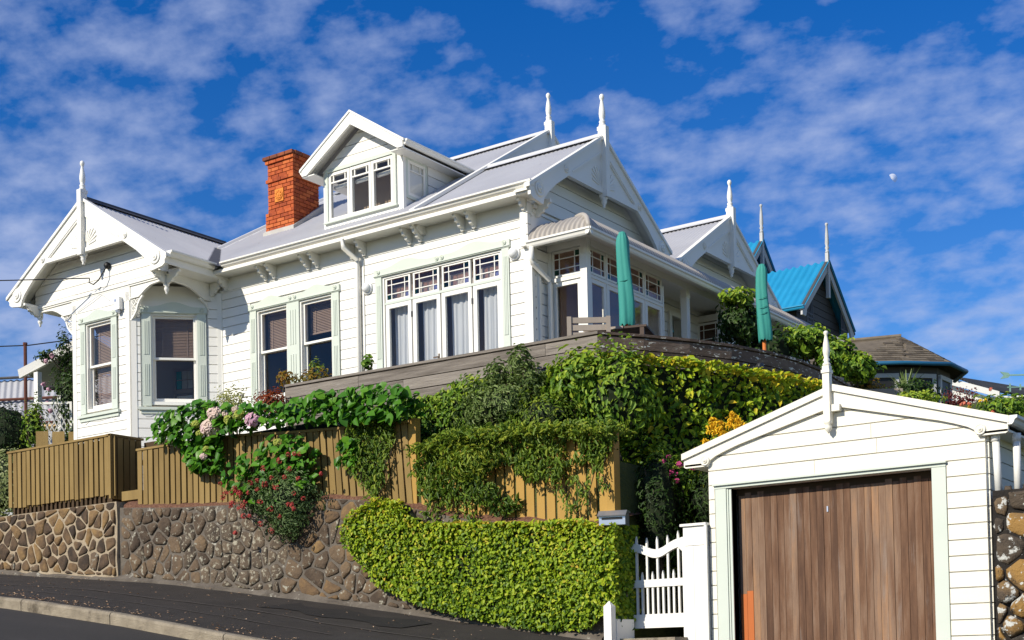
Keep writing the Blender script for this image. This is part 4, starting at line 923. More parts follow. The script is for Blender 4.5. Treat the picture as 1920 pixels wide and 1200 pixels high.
# glazed end
prt(FVe, 'window_post', 'white_paint', ver, (CX + .02, CX + .08, -.05, .03, 4.6, 7.1))
fanlight(ver, FVe, CX + .085, VX - .055, 6.745, 7.095, .0, pal_v, 3)
prt(FVe, 'transom_bar', 'white_paint', ver, (CX + .08, VX - .05, -.04, .04, 6.68, 6.73))
mb = MB(FVe); mb.ring(CX + .085, VX - .055, 4.65, 6.68, .06, -.02, .02, .2); mb.build('glazed_panel', 'white_paint', ver); mb = MB(FVe); mb.box(CX + .14, VX - .11, -.004, .0, 4.85, 6.63); mb.build('pane', 'glass', ver)
yy = [VY + .055, 15.70, 16.20, 16.74, 17.25]
for k in range(4):
    fanlight(ver, FVs, yy[k] + .012, yy[k + 1] - .012, 6.745, 7.095, .0, pal_v, 10 + k)
    prt(FVs, 'transom_bar', 'white_paint', ver, (yy[k], yy[k + 1], -.03, .03, 6.69, 6.73))
    if k: prt(FVs, 'mullion', 'white_paint', ver, (yy[k] - .012, yy[k] + .012, -.03, .028, 4.6, 7.1))
    mb = MB(FVs); mb.ring(yy[k] + .012, yy[k + 1] - .012, 4.65, 6.69, .06, -.018, .018, .2); mb.build('glazed_panel', 'white_paint', ver)
    mb = MB(FVs); mb.box(yy[k] + .07, yy[k + 1] - .07, -.003, .001, 4.85, 6.64); mb.build('pane', 'glass', ver)
prt(FVs, 'end_panel', 'white_paint', ver, (17.25, 17.29, -.55, .02, 4.6, 7.0))
for sname, bx in (('porch_wall', (CX + .03, VX - .06, 17.29, 17.33, 4.6, 7.05)), ('inner_blind', (CX + .05, CX + .07, 15.4, 17.2, 4.7, 6.95))): prt(None, sname, 'pelmet' if sname == 'inner_blind' else 'interior_wall', ver, bx)
# projecting window farther along
FW2 = Fr((0, 19.5, 0), (1, 0)); prt(FW2, 'bay_wall', 'white_paint', ver, (CX, VX - .10, -2.0, -.02, 4.6, 6.55), (CX, VX - .10, -2.0, -.02, 7.0, 7.1), (VX - .17, VX - .10, -2.0, -.02, 6.55, 7.0))
fanlight(ver, FW2, CX + .02, VX - .17, 6.6, 6.97, -.01, lambda i, j, r: 'glass_brown', 5)
prt(FW2, 'bay_sill', 'white_paint', ver, (CX, VX - .08, -.02, .06, 6.5, 6.56))
FW3 = Fr((VX - .095, 0, 0), (0, 1))
for k in range(3): fanlight(ver, FW3, 19.62 + k * .6, 20.16 + k * .6, 6.0, 6.5, .0, lambda i, j, r: 'glass_clear', 6)
# downpipe at the verandah corner
mb = MB(); mb.tube([(CX + .07, GY + .0, 7.06), (CX + .07, GY + .0, 6.90), (CX + .07, GY + .02, 6.86), (CX + .09, FY + .27, 6.70), (CX + .09, FY + .30, 6.64), (CX + .09, FY + .30, 4.5)], .036, 10); mb.build('downpipe', 'white_paint', villa, True)
prt(FS, 'cover_batten', 'white_paint', villa, (FY + .10, FY + .15, .02, .05, 4.2, 6.9))
for k in range(9): prt(FS, 'vent_hole', 'black', villa, (FY + .045, FY + .06, .022, .026, 6.72 - k * PITCH, 6.745 - k * PITCH))
# small fixtures on the villa: lights, alarm box, service cable
def bulkhead(x, z, label):
    t = thing('wall_light', (x, FY - .02, z), label, 'lamp', 'round wall lights')
    mb = MB(FF); mb.lathe_n(x, z, [(.088, .022), (.092, .03), (.088, .05), (.075, .055)], 18); mb.build('lamp_base', 'lamp_white', t, True)
    mb = MB(FF); mb.lathe_n(x, z + .005, [(.072, .05), (.070, .075), (.055, .10), (.03, .115), (.005, .12)], 18); mb.build('lamp_glass', 'lamp_white', t, True)
bulkhead(-12.835, 7.045, 'round white wall light beside the downpipe'); bulkhead(-10.255, 7.055, 'round white wall light by the right corner of the facade')
al = thing('alarm_box', (-17.05, BY - .05, 7.3), 'small white alarm box above the narrow bay window', 'alarm')
mb = MB(FBv); mb.box(-17.13, -17.00, .03, .10, 7.24, 7.43); mb.build('case', 'lamp_white', al); prt(FBv, 'badge', 'galv', al, (-17.115, -17.075, .10, .103, 7.365, 7.405)); mb = MB(FBv); mb.lathe(-17.065, .07, [(.03, 7.24), (.045, 7.225), (.04, 7.195), (.02, 7.185)], 10); mb.build('siren', 'galv', al)
kn = thing('service_bracket', (-17.36, BY - .05, 7.9), 'black insulator holding the overhead service cable on the gable', 'insulator')
mb = MB(FBv); mb.lathe_n(-17.33, 7.985, [(.035, .02), (.05, .03), (.055, .07), (.03, .10)], 10); mb.build('insulator', 'black', kn, True)
mb = MB(); mb.tube([(-17.33, BY - .08, 7.95), (-17.35, BY - .13, 7.85), (-17.43, BY - .15, 7.75), (-17.54, BY - .16, 7.70), (-17.62, BY - .18, 7.745), (-17.58, BY - .2, 7.79)], .010, 6); mb.build('drip_loop', 'black', kn, True)
mb = MB(); pts = [Vector((-17.58, BY - .2, 7.80)).lerp(Vector((-25.0, 9.2, 8.36)), t / 14) - Vector((0, 0, .5 * math.sin(math.pi * t / 14) * .28)) for t in range(15)]; mb.tube(pts, .009, 6)
add_tag(mb, 'service_cable', 'black', 'black overhead cable running in from the left to the gable', 'cable')
mb = MB(); mb.tube([(-18.1, BY - .045, 7.38), (-17.7, BY - .06, 7.50), (-17.5, BY - .05, 7.565), (-17.42, BY - .06, 7.52), (-17.30, BY - .045, 7.43)], .004, 5); add_tag(mb, 'phone_wire', 'grey_white', 'thin grey wire looped across the bay frieze below the insulator', 'wire')
# ---------------------------------------------------------------- timber deck
deck = thing('deck', (-9.5, 14, 4.3), 'weathered grey timber deck with a boarded parapet curving round the corner', 'deck')
PATH = [(-12.95, 13.2), (-8.035, 13.2), (-7.70, 13.655), (-7.39, 14.185), (-7.13, 14.75), (-6.93, 15.425), (-6.84, 16.03), (-6.83, 16.82), (-6.90, 17.6), (-6.98, 18.3), (-7.06, 19.4)]
ZT = [5.417, 5.365] + [5.36] * 9
BH_ = .145
for k in range(len(PATH) - 1):
    (x0, y0), (x1, y1) = PATH[k], PATH[k + 1]; L = math.hypot(x1 - x0, y1 - y0); fr = Fr((x0, y0, 0), (x1 - x0, y1 - y0))
    for r in range(8):
        segs = [(0, 2.05), (2.055, 3.6), (3.605, L)] if k == 0 and r % 2 else ([(0, 1.3), (1.305, 4.2), (4.205, L)] if k == 0 else [(0, L + .012)])
        for a, b in segs:
            mb = MB(fr); za, zb2 = (ZT[k] + (ZT[k + 1] - ZT[k]) * a / L), (ZT[k] + (ZT[k + 1] - ZT[k]) * b / L)
            mb.prism([(a, za - .035 - (r + 1) * BH_), (b, zb2 - .035 - (r + 1) * BH_), (b, zb2 - .035 - r * BH_ - .012), (a, za - .035 - r * BH_ - .012)], -.035 - (r % 3) * .002, .0 + (r % 2) * .003)
            mb.build('parapet_board', 'deck_wood' if k == 0 else 'deck_lichen', deck)
    mb = MB(fr); mb.prism([(0, ZT[k] - .03), (L + .012, ZT[k + 1] - .03), (L + .012, ZT[k + 1]), (0, ZT[k])], -.11, .015); mb.build('parapet_cap', 'deck_wood' if k == 0 else 'deck_lichen', deck)
    mb = MB(fr); mb.box(0, L, -.07, -.045, 3.6, 5.3); mb.build('parapet_lining', 'deck_lichen', deck)
prt(None, 'parapet_end', 'deck_wood', deck, (-12.955, -12.90, 13.21, FY - .05, 4.2, 5.40))
mb = MB(); fl = [(x, y) for x, y in PATH[:1]] + [(x - .06, y + .06) for x, y in PATH[1:]] + [(CX, 19.4), (CX, FY - .02), (-12.95, FY - .02)]; mb.prism_c(fl, 4.50, 4.58); mb.build('deck_floor', 'deck_wood', deck)
# deck furniture
def umbrella(x, y, zb, zt, label, rtop, rbot, seed, pole):
    t = thing('garden_umbrella', (x, y, 4.58), label, 'umbrella', 'closed teal garden umbrellas'); rr = random.Random(seed); mb = MB(); N = 44; rings = []; H = zt - zb
    prof = [(0, rbot * .90), (.03, rbot * .97), (.10, rbot), (.25, rbot * 1.02), (.40, rbot * .97), (.55, (rbot + rtop) / 2), (.70, rtop * 1.03), (.85, rtop), (.90, rtop * .93), (.94, rtop * .80), (.965, rtop * .60), (.985, rtop * .52), (1, rtop * .10)]
    lobes = [rr.uniform(.6, 1.3) for _ in range(8)]
    for u, r in prof:
        ring = []
        for k in range(N):
            a = 2 * math.pi * k / N; f = 1 + .085 * lobes[int(k * 8 / N)] * math.cos(a * 4 + u * 2.2) + .05 * math.sin(3 * a + u * 5) + (.10 * max(0, u - .82) / .18 + .025) * math.cos(a * 11 + u * 3 + seed)
            ring.append(mb.P(x + r * f * math.cos(a) + (.02 * math.sin(u * 4 + seed)), y + r * f * math.sin(a), zb + H * u + (rr.uniform(-.02, .02) if u == 0 else 0)))
        rings.append(ring)
    for q in range(len(rings) - 1):
        for k in range(N): j = (k + 1) % N; mb.f.append([rings[q][k], rings[q][j], rings[q + 1][j], rings[q + 1][k]])
    mb.f += [rings[-1]]; mb.build('cover', 'teal_cloth', t, True)
    mb = MB(); mb.tube([(x, y, 4.58), (x, y, zb + .3)], .026, 10); mb.build('pole', pole, t, True)
    mb = MB(); mb.lathe(x, y, [(.22, 4.585), (.22, 4.62), (.10, 4.65), (.045, 4.70), (.045, 4.85)], 14); mb.build('base', 'metal_dark', t)
    # ties and diagonal creases wrapped round the cloth
    for k, u in enumerate((.30, .38, .50) if seed == 2 else (.45,)):
        mb = MB(); pts = []
        for i in range(9): a = -2.7 + i * .26; r = (rbot + (rtop - rbot) * u) * 1.055; pts.append((x + r * math.cos(a), y + r * math.sin(a), zb + H * u + .06 * (i / 8) * (1 if seed == 2 else .3)))
        mb.tube(pts, .005, 5); mb.build('tie', 'teal_cloth', t, True)
umbrella(-8.30, 14.30, 5.67, 6.84, 'tall closed teal umbrella standing by the wooden table', .080, .096, 1, 'orange_pole')
umbrella(-7.73, 17.03, 5.90, 6.96, 'closed teal umbrella on an orange pole at the far end of the deck', .080, .092, 2, 'orange_pole')
chr_ = thing('deck_chair', (-8.35, 13.6, 4.58), 'pale wooden slatted chair behind the corner of the deck', 'chair')
FCc = Fr((-8.60, 13.45, 0), (.82, .57)); 
def cprt(name, *b): return prt(FCc, name, 'chair_wood', chr_, *b)
for a in (0, .46): cprt('back_post', (a, a + .05, -.03, .02, 4.58, 5.67)); cprt('leg', (a, a + .05, -.50, -.45, 4.58, 5.0)); cprt('arm_rest', (a - .01, a + .06, -.50, .0, 5.16, 5.19))
for k in range(5): cprt('back_slat', (.05, .46, -.02, .005, 5.66 - (k + 1) * .088 + .022, 5.66 - k * .088))
for k in range(5): cprt('seat_slat', (.02, .49, -.5 + k * .095, -.42 + k * .095, 4.98, 5.0))
tb = thing('deck_table', (-8.0, 14.0, 4.58), 'dark wooden table under the first teal umbrella', 'table')
FT = Fr((-8.52, 13.80, 0), (.95, .31)); 
for k in range(6): prt(FT, 'table_slat', 'table_wood', tb, (-.05, .70, -.66 + k * .112, -.555 + k * .112, 5.55, 5.575))
prt(FT, 'table_edge', 'chair_wood', tb, (-.06, .42, .005, .02, 5.548, 5.578))
for a in (0, .62):
    for b in (-.62, -.05): prt(FT, 'leg', 'table_wood', tb, (a, a + .05, b, b + .05, 4.58, 5.55))
bx = thing('planter_bench', (-7.3, 17.5, 4.6), 'low grey timber planter box beside the far umbrella', 'planter'); FP = Fr((-7.55, 16.6, 0), (.2, 1))
prt(FP, 'side', 'chair_wood', bx, (0, 1.8, 0, .03, 5.0, 5.50)); prt(FP, 'rim', 'chair_wood', bx, (-.02, 1.82, -.35, .05, 5.50, 5.54)); prt(FP, 'end', 'chair_wood', bx, (-.02, .02, -.35, -.001, 4.6, 5.50))
fl_ = thing('floodlight', (-6.62, 13.92, 4.9), 'small black floodlight fixed low on the curved deck parapet', 'lamp')
FFl = Fr((-7.02, 15.05, 0), (PATH[5][0] - PATH[4][0], PATH[5][1] - PATH[4][1])); mb = MB(FFl); mb.tube([(0, .0, 5.09), (0, .06, 5.10), (.05, .09, 5.11)], .012, 6); mb.build('arm', 'metal_dark', fl_); mb = MB(FFl); mb.lathe_n(.06, 5.115, [(.02, .05), (.035, .06), (.045, .11), (.045, .125), (.03, .126)], 12); mb.build('lamp_head', 'metal_dark', fl_, True)
mb = MB(FFl); mb.tube([(-.02, .02, 5.085), (-.10, .07, 5.07), (-.13, .08, 5.065)], .02, 6); mb.build('lamp_head', 'metal_dark', fl_, True)
# ---------------------------------------------------------------- board fences
def fence(name, label, x0, x1, y, zt, zb, pitch, lean, seed, m='fence', bat=True, capm='fence'):
    rr = random.Random(seed); t = thing(name, ((x0 + x1) / 2, y, zb((x0 + x1) / 2)), label, 'fence'); x = x0
    while x < x1 - .02:
        w = min(pitch * rr.uniform(.70, .80), x1 - x); a0, a1 = x, x + w; b0, b1 = zb((a0 + a1) / 2) + rr.uniform(-.015, .01), zt((a0 + a1) / 2) - .03
        d = lean((a0 + a1) / 2) * (b1 - b0); o = rr.uniform(-.004, .004); yy_ = y + rr.uniform(-.004, .004)
        mb = MB(); A = [mb.P(px - dd, py, pz) for (px, dd, pz) in ((a0, 0, b0), (a1 + o, 0, b0), (a1, d, b1), (a0, d, b1)) for py in (yy_,)]; B = [mb.P(px - dd, py, pz) for (px, dd, pz) in ((a0, 0, b0), (a1 + o, 0, b0), (a1, d, b1), (a0, d, b1)) for py in (yy_ + .018,)]
        mb.f += [A, B[::-1]] + [[A[k], B[k], B[(k + 1) % 4], A[(k + 1) % 4]] for k in range(4)]; mb.build('fence_board', m, t)
        if bat:
            g0 = a1 + (pitch - w) * .35; g1 = g0 + (pitch - w) * .32; mb = MB(); A = [mb.P(px - dd, y + .022, pz) for (px, dd, pz) in ((g0, 0, b0 - .03), (g1, 0, b0 - .03), (g1, d, b1), (g0, d, b1))]; B = [mb.P(px - dd, y + .034, pz) for (px, dd, pz) in ((g0, 0, b0 - .03), (g1, 0, b0 - .03), (g1, d, b1), (g0, d, b1))]
            mb.f += [A, B[::-1]] + [[A[k], B[k], B[(k + 1) % 4], A[(k + 1) % 4]] for k in range(4)]; mb.build('batten', m, t)
        x += pitch
    for (c0, c1) in ((.12, .20), (.72, .80)):
        mb = MB(); N = 8; pts = [x0 + (x1 - x0) * i / N for i in range(N + 1)]
        for i in range(N):
            za = lambda q, f: zb(q) + (zt(q) - zb(q)) * f
            I = [mb.P(px, py, za(px, f)) for px in (pts[i], pts[i + 1]) for py in (y + .032, y + .09) for f in (c0, c1)]
            for q in ((0, 1, 3, 2), (4, 6, 7, 5), (0, 4, 5, 1), (2, 3, 7, 6), (0, 2, 6, 4), (1, 5, 7, 3)): mb.f.append([I[k] for k in q])
        mb.build('rail', 'fence_dark', t)
    mb = MB(); N = 12; pts = [x0 + (x1 - x0) * i / N for i in range(N + 1)]
    for i in range(N):
        dl = lambda q: lean(q) * (zt(q) - zb(q))
        I = [mb.P(px - dl(px), py, zt(px) + dz) for px in (pts[i] - (.02 if i == 0 else 0), pts[i + 1] + (.02 if i == N - 1 else 0)) for py in (y - .015, y + .10) for dz in (-.03, 0)]
        for q in ((0, 1, 3, 2), (4, 6, 7, 5), (0, 4, 5, 1), (2, 3, 7, 6), (0, 2, 6, 4), (1, 5, 7, 3)): mb.f.append([I[k] for k in q])
    mb.build('cap_rail', capm, t)
    mb = MB(); N = 12
    for i in range(N): mb.box(pts[i] if i else pts[i] + .03, pts[i + 1], y + .10, y + .115, max(zb(pts[i]), zb(pts[i + 1])) + .01, min(zt(pts[i]), zt(pts[i + 1])) - .04)
    mb.build('backing_panel', 'fence_dark', t)
    return t
fa = fence('board_fence', 'short ochre board fence at the left end, above the golden stone wall', -17.98, -15.59, 12.42, lambda x: 4.965, lambda x: 4.11, .112, lambda x: 0, 1)
FR_ = Fr((-15.585, 12.42, 0), (0, 1))
for k in range(5): prt(FR_, 'fence_board', 'fence', fa, (k * .11, k * .11 + .09, -.02, 0, 4.05, 4.93))
prt(FR_, 'corner_post', 'fence', fa, (-.03, .03, -.03, .012, 4.05, 4.96)); prt(FR_, 'cap_rail', 'fence', fa, (-.03, .56, -.08, .02, 4.935, 4.965))
prt(None, 'recess_panel', 'fence_dark', fa, (-15.56, -14.95, 12.98, 13.01, 3.6, 4.90)); prt(None, 'return_backing', 'fence_dark', fa, (-15.64, -15.62, 12.45, 12.98, 3.7, 4.92)); prt(None, 'step_block', 'fence', fa, (-15.40, -15.05, 12.44, 12.75, 4.0, 4.13)); prt(None, 'under_rail', 'fence_dark', fa, (-17.9, -15.65, 12.47, 12.55, 3.9, 4.13))
for k in range(22): prt(None, 'foot_slat', 'fence_dark', fa, (-17.9 + k * .1, -17.86 + k * .1, 12.44, 12.46, 3.95, 4.12))
fb = fence('board_fence', 'ochre board fence behind the hydrangea, its right half leaning', -15.03, -10.10, 12.42, pl([(-15.03, 4.69), (-13.2, 4.68), (-12, 4.59), (-10.1, 4.50)]), pl([(-15, 3.91), (-13.1, 3.79), (-11.3, 3.73), (-10.5, 3.55), (-10.1, 3.3)]), .112, pl([(-12.6, 0), (-11.2, .075), (-10.1, .075)]), 2)
fc = fence('board_fence', 'golden board fence smothered in dark vine above the hedge', -10.02, -7.47, 12.44, pl([(-10.1, 4.15), (-9, 4.10), (-7.4, 4.05)]), pl([(-10.1, 3.1), (-7.4, 3.02)]), .135, pl([(-10.1, .02), (-8, 0)]), 3, 'fence_gold', capm='fence_gold')
prt(None, 'end_post', 'fence_gold', fb, (-10.20, -10.09, 12.43, 12.52, 3.2, 4.52)); prt(None, 'end_post', 'fence_gold', fc, (-7.475, -7.38, 12.40, 12.52, 3.0, 4.06))
# ---------------------------------------------------------------- gate, pillar, letterbox
GF = Fr((0, 12.62, 0), (1, 0)); gt = thing('garden_gate', (-7.0, 12.62, 1.9), 'white picket gate with a dipped top rail beside the garage', 'gate')
prt(GF, 'bottom_rail', 'white_paint', gt, (-7.385, -6.66, -.02, .02, 1.955, 2.10), (-7.385, -7.34, -.02, .02, 1.90, 1.955)); prt(GF, 'middle_rail', 'white_paint', gt, (-7.365, -6.66, -.018, .022, 2.385, 2.465))
mb = MB(GF); up, lo_ = [], []
for i in range(17):
    u = i / 16; a = -7.365 + .705 * u; z = 2.83 - .085 * math.exp(-((u - .50) / .24) ** 2) + .035 * max(0, (u - .62)) * 2.2 - .02; up.append((a, z + .055)); lo_.append((a, z - .035 - (.05 if (u < .06 or u > .93) else 0)))
mb.prism(lo_ + up[::-1], -.022, .024); mb.build('top_rail', 'white_paint', gt)
for k in range(11):
    a = -7.315 + k * .0625; tall = k % 2 == 1; zt2 = (2.93 if tall else 2.545) + (.035 * (k / 10) if tall else .02 * k / 10) + (-.03 if k in (3, 5, 7) else 0); w = .011
    mb = MB(GF); mb.prism([(a - w, 1.98), (a + w, 1.98), (a + w, zt2 - .045), (a, zt2), (a - w, zt2 - .045)], -.012, .012); mb.build('picket', 'white_paint', gt)
prt(GF, 'stile', 'white_paint', gt, (-7.40, -7.365, -.025, .025, 1.93, 2.90)); prt(GF, 'hinge', 'white_paint', gt, (-7.37, -7.30, .024, .03, 2.76, 2.80))
gp1 = thing('gate_post', (-7.5, 12.5, 1.8), 'short white timber post at the foot of the hedge by the gate', 'post'); prt(None, 'shaft', 'white_paint', gp1, (-7.36, -7.27, 12.09, 12.18, 1.6, 2.18)); mb = MB(); mb.v = [(-7.36, 12.09, 2.18), (-7.27, 12.09, 2.18), (-7.27, 12.18, 2.18), (-7.36, 12.18, 2.18), (-7.315, 12.135, 2.24)]; mb.f = [[0, 1, 4], [1, 2, 4], [2, 3, 4], [3, 0, 4]]; mb.build('point', 'white_paint', gp1); prt(None, 'back_panel', 'white_paint', gp1, (-7.29, -7.265, 12.19, 12.55, 1.6, 2.05))
gp3 = thing('gate_post', (-7.43, 12.62, 1.8), 'white gate post half hidden by the hedge leaves', 'post'); prt(None, 'shaft', 'white_paint', gp3, (-7.47, -7.405, 12.58, 12.66, 1.7, 2.95)); prt(None, 'cap', 'white_paint', gp3, (-7.48, -7.40, 12.57, 12.67, 2.95, 2.975))
pil = thing('gate_pillar', (-6.5, 12.6, 1.6), 'square white boarded pillar between gate and garage', 'pillar')
prt(None, 'shaft', 'white_paint', pil, (-6.655, -6.385, 12.53, 12.75, 1.4, 2.78)); prt(None, 'shaft_panel', 'white_paint', pil, (-6.66, -6.53, 12.522, 12.53, 1.4, 2.772), (-6.527, -6.385, 12.522, 12.53, 1.4, 2.772)); prt(None, 'head', 'white_paint', pil, (-6.645, -6.39, 12.525, 12.75, 2.785, 2.985)); prt(None, 'cap', 'white_paint', pil, (-6.67, -6.372, 12.50, 12.78, 2.985, 3.01))
prt(None, 'edge_strip', 'white_paint', pil, (-6.395, -6.367, 12.505, 12.53, 1.4, 2.985))
tag(prt(None, 'path', 'concrete', None, (-7.4, -6.62, 12.25, 15.5, 1.4, 1.845)), kind='structure')
tag(prt(None, 'driveway', 'concrete', None, (-6.36, -3.5, 12.3, 12.72, .9, 1.50)), kind='structure')
lb = thing('letterbox', (-7.5, 12.45, 3.0), 'galvanised metal letterbox with a sloping lid on the hedge corner', 'letterbox'); FLb = Fr((-7.47, 12.22, 0), (1, .35))
mb = MB(FLb); mb.prism_b([(0, 3.04), (0, 3.135), (-.05, 3.175), (-.22, 3.175), (-.22, 3.04)], 0, .28); mb.build('box', 'galv', lb)
mb = MB(FLb); mb.prism_b([(.03, 3.13), (.033, 3.14), (-.05, 3.195), (-.24, 3.195), (-.24, 3.18), (-.05, 3.18)], -.012, .292); mb.build('lid', 'galv', lb); prt(FLb, 'slot', 'black', lb, (.03, .25, .0, .003, 3.095, 3.12)); prt(FLb, 'bracket', 'metal_dark', lb, (.1, .18, -.15, -.05, 2.7, 3.04))
# ---------------------------------------------------------------- garage
ga = thing('garage', (-5, 12.6, 1.5), 'cream weatherboard garage with a brown plank door', 'garage'); GAF = Fr((0, 12.60, 0), (1, 0)); gx0, gx1 = -6.364, -3.575; GAX = -4.985; GP = .1465
gk = (4.235 - 3.735) / (GAX + 6.624)
gw = wall('front_wall', GAF, [(gx0, 1.3), (gx1, 1.3), (gx1, 3.66), (GAX, 4.10), (gx0, 3.66)], [(-6.30, -3.93, .5, 3.395)], 3.395 - 20 * GP, ga, (gx0, gx1, 1.0, 3.64), GP, 'garage_paint')
mb = MB(GAF); cells(mb, gx0, gx1, 1.0, 3.64, [(-6.12, -4.075, .5, 3.34)], -.1, -.004); mb.prism([(gx0, 3.64), (gx1, 3.64), (GAX, 4.10)], -.1, -.004); gw.data = mb.mesh('front_wall', 'white_paint')
GAS = Fr((gx1, 0, 0), (0, 1)); gs = wall('side_wall', GAS, [(12.62, 1.3), (18, 1.3), (18, 3.62), (12.62, 3.62)], [], 3.395 - 20 * GP, ga, (12.6, 18, 1.0, 3.64), GP, 'garage_paint')
GAL = Fr((gx0, 0, 0), (0, -1)); wall('side_wall', GAL, [(-18, 1.3), (-12.62, 1.3), (-12.62, 3.62), (-18, 3.62)], [], 3.395 - 20 * GP, ga, (-18, -12.6, 1.0, 3.64), GP, 'garage_paint')
prt(GAF, 'door_casing', 'green_trim', ga, (-6.29, -6.17, .0, .03, 1.2, 3.345)); prt(GAF, 'door_casing', 'green_trim', ga, (-4.068, -3.937, .0, .03, 1.2, 3.345)); prt(GAF, 'inner_casing', 'green_trim', ga, (-6.165, -6.15, -.06, .02, 1.2, 3.34), (-6.145, -6.12, -.10, .012, 1.2, 3.34)); prt(GAF, 'door_head', 'green_trim', ga, (-6.31, -3.925, .0, .06, 3.375, 3.395), (-6.30, -3.935, .0, .035, 3.345, 3.375))
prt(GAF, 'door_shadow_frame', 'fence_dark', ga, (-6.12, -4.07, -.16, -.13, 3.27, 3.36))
gd = win_part('garage_door', 'door of narrow weathered brown planks', ga); nP = 29; pw = (6.105 - 4.078) / nP; rr = random.Random(9)
for k in range(nP):
    a = -6.105 + k * pw; mb = MB(GAF); mb.box(a, a + pw - .0035, -.16 + rr.uniform(-.002, .002), -.13 + rr.uniform(-.003, .003), 1.25, 3.30)
    if k < 2:
        mb = MB(GAF); b_ = -.13 + rr.uniform(-.002, .002); zc_ = 2.27 + .03 * k; mb.box(a, a + pw - .0035, -.16, b_, zc_, 3.30); mb.build('plank', 'plank', gd); mb = MB(GAF); mb.box(a, a + pw - .0035, -.16, b_ + .001, 1.25, zc_ - .001); mb.build('painted_plank', 'orange_paint', gd)
    else: mb.build('plank', 'plank', gd)
prt(GAF, 'top_rail', 'plank', gd, (-6.11, -4.075, -.175, -.16, 3.2, 3.33)); prt(GAF, 'lock_plate', 'galv', gd, (-5.16, -5.145, -.128, -.122, 3.035, 3.09))
ap_, hwL, hwR = 4.215, GAX + 6.624, -3.358 - GAX
for sg, hw in ((-1, hwL), (1, hwR)):
    k = .5 / hw; X_ = lambda a: GAX + sg * a; P = [(0, 0), (hw, -.5), (hw, -.615), (hw - .02, -.63), (hw - .27, -.63), (hw - .30, -.57), (hw - .36, -.535), (hw - .48, -.49 - .0), (hw - .62, -.445), (0, -.185)]
    mb = MB(GAF); q = [(X_(a), ap_ + c) for a, c in P]; mb.prism(q if sg > 0 else q[::-1], .022, .06); mb.build('bargeboard', 'garage_paint', ga)
    mb = MB(GAF); q = [(X_(a), ap_ + c) for a, c in ((0, .025), (hw + .015, -.5 + .02), (hw + .015, -.5 - .045), (0, -.04))]; mb.prism(q if sg > 0 else q[::-1], -.1, .085); mb.build('barge_capping', 'garage_paint', ga)
    mb = MB(GAF); rosette(mb, X_(hw - .245), ap_ - .572, .052, .06); rosette(mb, X_(hw - .245), ap_ - .572, .028, .066); mb.build('rosette', 'garage_paint', ga, True)
    mb = MB(GAF); q = [(X_(a), ap_ + c) for a, c in ((0, .0), (hw, -.5), (hw, -.53), (0, -.03))]; mb.prism(q if sg > 0 else q[::-1], -5.6, -.10); mb.build('roof_slope', 'roof_iron', ga)
mb = MB(GAF); mb.box(-5.069, -5.001, .05, .125, 3.88, 4.42); mb.box(-5.077, -4.993, .04, .135, 4.35, 4.38); z = 4.42; mb.build('king_post', 'garage_paint', ga)
mb = MB(GAF); mb.lathe(-5.035, .088, [(.036, z), (.04, z + .02), (.022, z + .04), (.034, z + .06), (.022, z + .08), (.030, z + .11), (.035, z + .15), (.028, z + .22), (.016, z + .28), (.013, z + .30), (.023, z + .315), (.022, z + .335), (.005, z + .345)], 14); mb.build('finial', 'garage_paint', ga, True)
mb = MB(GAF); z = 3.88; mb.lathe(-5.035, .088, [(.042, z), (.042, z - .015), (.024, z - .03), (.036, z - .05), (.03, z - .08), (.012, z - .10), (.003, z - .115)], 12); mb.build('pendant', 'garage_paint', ga, True); prt(GAF, 'block', 'garage_paint', ga, (-5.0, -4.915, .03, .10, 3.975, 4.04))
gutter('gutter', (-3.36, 12.52, 3.735), (-3.36, 18, 3.735), (1, 0, 0), .09, .08, ga); prt(None, 'eave_soffit', 'garage_paint', ga, (gx1, -3.36, 12.54, 18, 3.60, 3.62)); prt(None, 'eave_soffit', 'garage_paint', ga, (-6.61, gx0, 12.54, 18, 3.60, 3.62))
for (xa, xb, yy_, lb_) in ((-3.495, -3.475, 12.63, 'leaning white waste pipe against the garage corner, left of the pair'), (-3.34, -3.335, 12.74, 'upright white pipe right of the leaning one beside the garage')):
    t = thing('drain_pipe', (xb, yy_, 3.05), lb_, 'pipe', 'white pipes at the garage corner'); mb = MB(); mb.tube([(xa, yy_, 3.60), (xb - .005, yy_, 3.05)], .034, 12); mb.build('pipe', 'white_paint', t, True); mb = MB(); mb.tube([(xa, yy_, 3.60), (xa, yy_, 3.53)], .041, 12); mb.build('collar', 'white_paint', t, True)
